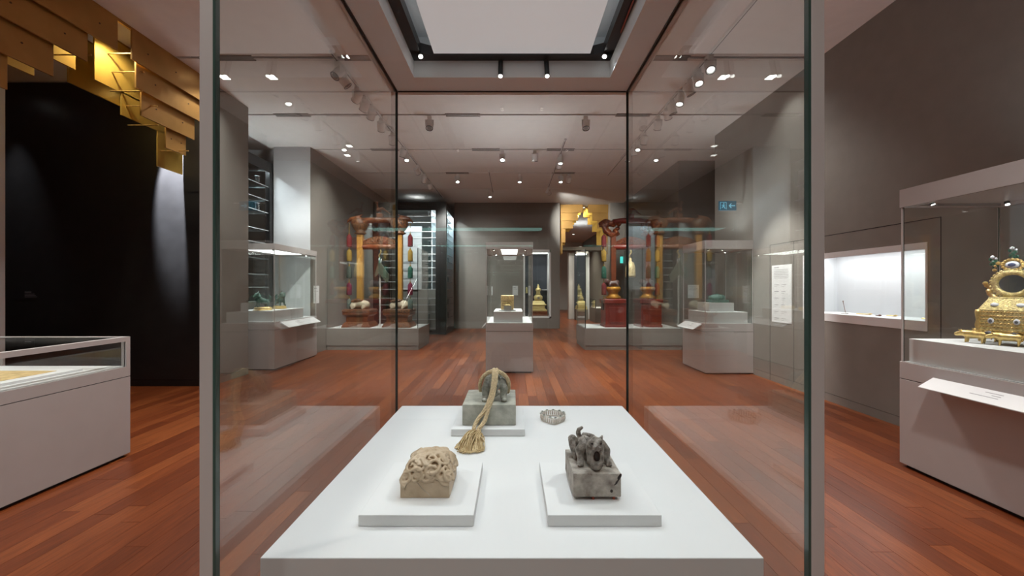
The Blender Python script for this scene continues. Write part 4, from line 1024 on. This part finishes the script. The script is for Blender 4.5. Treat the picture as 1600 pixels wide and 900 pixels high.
# projecting exit sign with running figure and arrow
ex = T('exit_sign', 'blue exit sign with running figure and arrow above the jade case', 'sign', (3.93, 7.0, 3.0))
P('plate', B(-.16, .16, 0, .02, -.085, .085), 'signblue', ex)
mb = MB()
mb.box(-.13, -.03, -.003, .0, -.06, .06)
P('door_mark', MB().box(-.135, -.125, -.003, 0, -.065, .065).box(-.135, -.02, -.003, 0, .055, .065).box(-.03, -.02, -.003, 0, -.065, .065), 'signlit', ex); mb.bm.free()
P('running_figure', MB().sph((-.07, -.002, .036), (.013, .002, .013), 2).prism([(-.085, .018), (-.055, .022), (-.06, -.015), (-.04, -.05), (-.052, -.055), (-.075, -.018), (-.10, -.045), (-.108, -.037), (-.085, -.008), (-.09, .005), (-.105, .0), (-.108, .008)], -.003, 0), 'signlit', ex)
P('arrow', MB().prism([(.02, 0), (.06, .045), (.075, .035), (.052, .009), (.135, .009), (.135, -.009), (.052, -.009), (.075, -.035), (.06, -.045)], -.003, 0), 'signlit', ex)
P('wall_arm', B(.16, .269, .004, .016, .04, .06), 'post', ex)
P('exit_lamp', B(4.0, 4.10, 14.185, 14.199, 2.42, 2.66), 'signcyan', None, label='tiny glowing cyan exit sign on the dark rear pier', cat='sign')
# far room pieces
fc = T('low_showcase', 'distant low glass showcase seen beneath the far arch', 'showcase', (4.0, 17.2, 0), 0, 'glazed showcases')
P('base', B(-.4, .3, -.6, .6, 0, .62), 'wall', fc); P('white_deck', B(-.36, .26, -.56, .56, .62, .63), 'case_in', fc)
for a in ((-.4, -.37, -.6, .6), (.27, .3, -.6, .6)): P('rail', B(a[0], a[1], a[2], a[3], .98, 1.02), 'seal', fc)
for x in (-.4, .27):
    for y in (-.6, .57): P('post', B(x, x+.03, y, y+.03, .62, .98), 'seal', fc)
pane('glass_pane', 3.63, 3.64, 16.62, 17.78, .63, .98, fc, 'glassb'); pane('glass_pane', 3.64, 4.27, 16.62, 16.63, .63, .98, fc, 'glassb')
fv = T('tall_showcase', 'distant tall lit showcase holding gold pagodas beyond the arch', 'showcase', (3.3, 18.2, 0), 0, 'glazed showcases')
P('base', B(-.30, .25, -.3, .3, 0, .5), 'wall', fv); P('back_board', B(-.30, .25, .28, .3, .5, 3.2), 'nightblue', fv); P('light_top', B(-.30, .25, -.3, .28, 3.1, 3.2), 'case', fv)
P('light_panel', B(-.25, .2, -.2, .2, 3.07, 3.099), 'panel', fv); pane('glass_pane', 3.0, 3.55, 17.9, 17.91, .5, 3.1, fv, 'glassb')
pagoda('gold_pagoda', 'distant gold pagoda in the tall showcase beyond the arch', (3.27, 18.18, .501), .86, 'gilt', 'gilt')
# ================================================================== CEILING LIGHTS
def rail(label, x, y0, y1):
    t = T('lighting_track', label, 'track', (x, (y0+y1)/2, ZC), 0, 'ceiling lighting tracks')
    W('rail', B(x-.018, x+.018, y0, y1, ZC-.035, ZC), 'lampw', t); W('rail_groove', B(x-.006, x+.006, y0, y1, ZC-.037, ZC-.034), 'slot', t)
    W('end_cap', B(x-.022, x+.022, y0-.02, y0, ZC-.038, ZC), 'lampw', t); W('feed_box', B(x-.025, x+.025, y1, y1+.08, ZC-.04, ZC), 'lampw', t)
rail('long ceiling track on the left running past the lion case', -2.4, 5.1, 13.2)
rail('long ceiling track on the right running past the jade case', 2.65, 1.0, 10.6)
rail('short ceiling track right of centre near the gold arch', 1.13, 8.1, 12.6)
rail('short ceiling track near the middle of the far ceiling', -.62, 10.3, 12.5)
ad = B(-.035, .035, -.02, .02, -.07, 0).mesh('adapter'); yk = MB().box(-.075, -.065, -.012, .012, -.17, -.06).box(.065, .075, -.012, .012, -.17, -.06).box(-.075, .075, -.012, .012, -.075, -.06).mesh('yoke')
hs = MB().lathe([(.045, .10), (.062, .09), (.064, -.07), (.060, -.072), (.058, -.06)], 16).mesh('housing', smooth=False)
ln_ = MB().cyl((0, 0, -.066), (0, 0, -.060), .040, 16).mesh('lens'); lnd = ln_.copy(); rg = MB().tube([(.061*math.cos(k*PI/8), .061*math.sin(k*PI/8), -.073) for k in range(16)], .006, 6, True).mesh('bezel')
def track_spot(label, x, y, tgt, lit, watt=0, angle=55, zo=-.035, col=(1, .96, .91)):
    t = T('track_spotlight', label, 'spotlight', (x, y, ZC+zo), 0, 'ceiling track spotlights')
    P('adapter', ad, 'lampw', t); 
    d = Vector(tgt)-Vector((x, y, ZC+zo-.16)); rz = math.atan2(d.y, d.x)-PI/2
    y_ = P('yoke', yk, 'lampw', t); y_.rotation_euler = (0, 0, rz)
    h = P('housing', hs, 'lampw', t); h.location = (0, 0, -.16); h.rotation_euler = d.to_track_quat('-Z', 'Y').to_euler()
    P('lens', ln_ if lit else lnd, 'lens' if lit else 'lensdim', h); P('bezel', rg, 'bm', h)
    if watt: 
        n = d.normalized(); spot('track_light', tuple(Vector((x, y, ZC+zo-.16))+n*.10), tgt, watt*ROOM, 36 if tgt[0] == 4.2 else angle, .75, .05, col)
ordn = ['nearest', 'second', 'third', 'fourth', 'fifth', 'sixth', 'seventh', 'eighth', 'ninth', 'tenth', 'eleventh', 'twelfth', 'thirteenth']
left = [(5.29, (-4.0, 3.2, .9), 0, 170), (5.5, (-.05, 6.8, 1.3), 0, 190), (5.95, (-4.9, 8.5, 2.8), 0, 120), (6.25, (-4.9, 8.5, 1.6), 0, 110), (6.55, (-4.5, 9.6, 1.8), 0, 190), (7.05, (-3.4, 9.7, 1.6), 0, 150),
        (7.7, (-3.0, 9.7, 1.5), 0, 140), (8.47, (-3.9, 9.5, .6), 1, 90), (8.73, (-1.6, 7.4, 0), 1, 220), (9.73, (-1.0, 14.2, 1.8), 1, 260), (10.5, (-3.42, 12.75, 2.5), 1, 420), (11.2, (-2.1, 13.3, 2.0), 1, 200)]
for k, (y, tg, lit, wt) in enumerate(left): track_spot('%s spotlight from the near end of the left ceiling track' % ordn[k], -2.4, y, tg, lit, wt)
right = [(5.13, (1.9, 2.9, 0), 1, 190), (5.46, (2.6, 3.8, 0), 1, 110), (5.74, (4.2, 5.98, 1.25), 0, 520), (6.05, (1.6, 5.4, 0), 1, 150), (6.36, (3.8, 6.6, .9), 0, 80), (6.54, (4.5, 9.4, 1.6), 0, 60),
         (6.97, (3.0, 9.6, 1.6), 0, 140), (7.7, (2.6, 9.6, 1.4), 0, 140), (8.07, (1.8, 6.9, 0), 1, 170), (8.35, (3.4, 9.4, .7), 0, 120), (8.75, (2.2, 9.3, .6), 1, 140), (2.4, (2.4, .9, 0), 0, 100), (1.3, (3.0, -1.0, 0), 0, 160)]
for k, (y, tg, lit, wt) in enumerate(right[:11]): track_spot('%s spotlight of the visible run on the right ceiling track' % ordn[k], 2.65, y, tg, lit, wt)
for k, (y, tg, lit, wt) in enumerate(right[11:]): track_spot('%s spotlight overhead on the right track out of view' % ['front', 'rear'][k], 2.65, y, tg, lit, wt)
for k, (x, y, tg, lit, wt, lb) in enumerate([
    (-1.5, 6.98, (-1.3, 5.0, 0), 0, 170, 'lone spotlight on the second cross slot left of centre'), (1.34, 6.98, (1.4, 5.2, 0), 0, 200, 'lone spotlight on the second cross slot right of centre'),
    (-.22, 8.73, (-.1, 7.0, 1.0), 1, 90, 'lit spotlight near the centre of the third cross slot'), (.52, 8.73, (.6, 10.5, 0), 0, 120, 'unlit looking spotlight right of centre on the third cross slot'),
    (1.13, 8.95, (1.0, 7.6, 0), 1, 140, 'nearest lit spotlight on the short right track'), (1.13, 9.25, (1.3, 12.5, 0), 1, 120, 'second lit spotlight on the short right track'),
    (-1.49, 10.5, (-1.0, 9.0, 0), 1, 170, 'lit spotlight left of centre on the fourth cross slot'), (.21, 10.5, (.2, 9.6, 0), 1, 150, 'lit spotlight right of centre on the fourth cross slot'),
    (1.33, 10.5, (1.3, 9.2, 0), 1, 120, 'lit spotlight at the right of the fourth cross slot'), (1.55, 10.5, (1.6, 14.2, 1.8), 0, 60, 'grey spotlight turned to the rear wall'),
    (-.70, 12.2, (-.5, 11.2, 0), 1, 120, 'lit spotlight on the farthest cross slot'), (1.13, 11.9, (2.7, 14.4, 3.8), 0, 420, 'last spotlight on the short right track')]):
    track_spot(lb, x, y, tg, lit, wt)
dl = MB().lathe([(.075, 0), (.085, -.004), (.085, -.008), (.072, -.008)], 20).mesh('trim_ring'); dlc = MB().box(-.055, -.006, -.055, -.006, -.012, -.008).box(.006, .055, -.055, -.006, -.012, -.008).box(-.055, -.006, .006, .055, -.012, -.008).box(.006, .055, .006, .055, -.012, -.008).mesh('lamp_cells')
for x, y, lb, wt in [(-3.58, 5.73, 'recessed downlight left of the left ceiling track', 120), (-4.29, 5.73, 'recessed downlight near the gold arch', 60), (3.15, 5.73, 'bright recessed downlight right of the right track', 120), (3.86, 5.73, 'recessed downlight nearest the right wall', 30),
    (-3.6, 8.5, 'recessed downlight near the white wall end', 60), (-3.9, 9.1, 'recessed downlight above the brown chime rack', 60),
    (-2.2, 2.6, 'recessed downlight over the left aisle', 230), (2.0, 1.4, 'recessed downlight over the right aisle', 200), (0, -1.6, 'recessed downlight behind the viewer', 200), (-2.6, -.5, 'recessed downlight behind the low showcase', 200)]:
    t = T('downlight', lb, 'downlight', (x, y, ZC), 0, 'recessed ceiling downlights')
    P('trim_ring', dl, 'lampw', t); P('lamp_cells', dlc, 'reflector', t)
    spot('downlight_light', (x, y, ZC-.03), (x, y, 0), wt*ROOM, 115, .9, .08, (1, .965, .92))
# wall washer that grazes the black wall beside the arch, and a lamp among the boards
wl = T('wall_washer', 'small lamp above the right end of the black wall', 'spotlight', (-5.06, 5.45, ZC-.001))
P('stem', MB().cyl((0, 0, 0), (0, 0, -.30), .008, 8), 'lampw', wl); P('body', MB().cyl((0, 0, -.30), (0, 0, -.39), .035, 12), 'lampw', wl); P('lens', MB().cyl((0, 0, -.3905), (0, 0, -.394), .028, 12), 'lens', wl)
spot('washer_light', (-5.06, 5.45, ZC-.41), (-5.06, 5.84, 3.40), 3800, 36, .3, .03, (.95, .97, 1))
wl = T('wall_washer', 'small lamp above the left end of the black wall', 'spotlight', (-7.55, 5.45, ZC-.001))
P('stem', MB().cyl((0, 0, 0), (0, 0, -.10), .008, 8), 'lampw', wl); P('body', MB().cyl((0, 0, -.10), (0, 0, -.19), .035, 12), 'lampw', wl); P('lens', MB().cyl((0, 0, -.1905), (0, 0, -.194), .028, 12), 'lens', wl)
spot('washer_light', (-7.55, 5.45, ZC-.22), (-7.55, 5.84, 2.2), 90, 40, 1.0, .03, (.95, .97, 1))
wl = T('arch_lamp', 'lamp glowing between the gold boards of the left arch', 'spotlight', (-4.80, 4.62, ZC-.001))
P('body', MB().cyl((0, 0, 0), (0, 0, -.14), .03, 12), 'lampw', wl); P('lens', MB().cyl((0, 0, -.1405), (0, 0, -.145), .024, 12), 'lens', wl)
spot('arch_light', (-4.80, 4.62, ZC-.16), (-5.0, 4.9, 3.6), 70, 150, .8, .03, (1, .86, .55))
for y in (14.74, 15.18):  # lamps added to brighten the dark inner layers of this arch
    wl = T('arch_lamp', 'added fill lamp between the %s boards of the distant gold arch' % ('front' if y < 15 else 'rear'), 'spotlight', (2.76, y, ZC-.001))
    P('body', MB().cyl((0, 0, 0), (0, 0, -.06), .03, 12), 'lampw', wl); P('lens', MB().cyl((0, 0, -.0605), (0, 0, -.065), .024, 12), 'lens', wl)
    spot('arch_light', (2.76, y, ZC-.08), (2.76, y+.5, 3.6), 55, 160, .8, .03, (1, .88, .6))
# lamps of the far room
for x, y in ((2.6, 16.6), (3.8, 17.0), (2.2, 20.5), (3.6, 22.5)):
    t = T('downlight', 'far room downlight %s' % {16.6: 'just beyond the arch', 17.0: 'over the distant low showcase', 20.5: 'past the pale pier', 22.5: 'near the end wall'}[y], 'downlight', (x, y, ZC), 0, 'recessed ceiling downlights')
    P('trim_ring', dl, 'lampw', t); P('lamp_cells', dlc, 'reflector', t)
    spot('far_light', (x, y, ZC-.03), (x, y+.2, 0), 480, 120, .9, .08, (1, .9, .75))

# showcases behind the viewer, seen only as reflections of their lit canopies
for x0, x1, lb in ((-1.75, .42, 'long glass showcase behind the viewer'), (1.55, 2.55, 'short glass showcase behind the viewer')):
    t = vitrine('glass_showcase', lb, x0, x1, -4.15, -3.2, zc=2.19, zt=2.33)
    W('light_panel', B(x0+.07, x1-.07, -3.55, -3.28, 2.196, 2.204), 'greenstrip', t)

for x, y, z, wt, lb in ((0, 1.02, 2.401, 78, 'on top of the large front showcase'), (-.05, 7.5, 2.311, 85, 'on top of the middle showcase'), (-4.75, 7.7, 2.311, 90, 'on top of the lion showcase'), (3.78, 7.1, 2.331, 45, 'on top of the jade seal showcase'),
                       (3.70, 2.5, 2.331, 25, 'on top of the mirror clock showcase'), (-3.3, 13.3, 4.281, 6, 'on top of the black framed shelf block'), (3.3, 18.6, 3.47, 70, 'on the dark lintel of the far room'), (-5.7, 7.6, 4.261, 8, 'on top of the shelves behind the lion case')):  # unseen lamps added to brighten and whiten the ceilings
    t = T('ceiling_fill', 'small added upward lamp ' + lb, 'lamp', (x, y, z), 0, 'added upward lamps on the showcase tops')
    P('dish', MB().lathe([(.05, 0), (.07, .01), (.075, .03), (.068, .03)], 16), 'lampw', t); P('lens', MB().cyl((0, 0, .0305), (0, 0, .034), .06, 16), 'reflector', t)
    spot('ceiling_fill_light', (x, y, z+.05), (x, y, z+2), wt, 168, 1.0, .06, (.93, .97, 1))
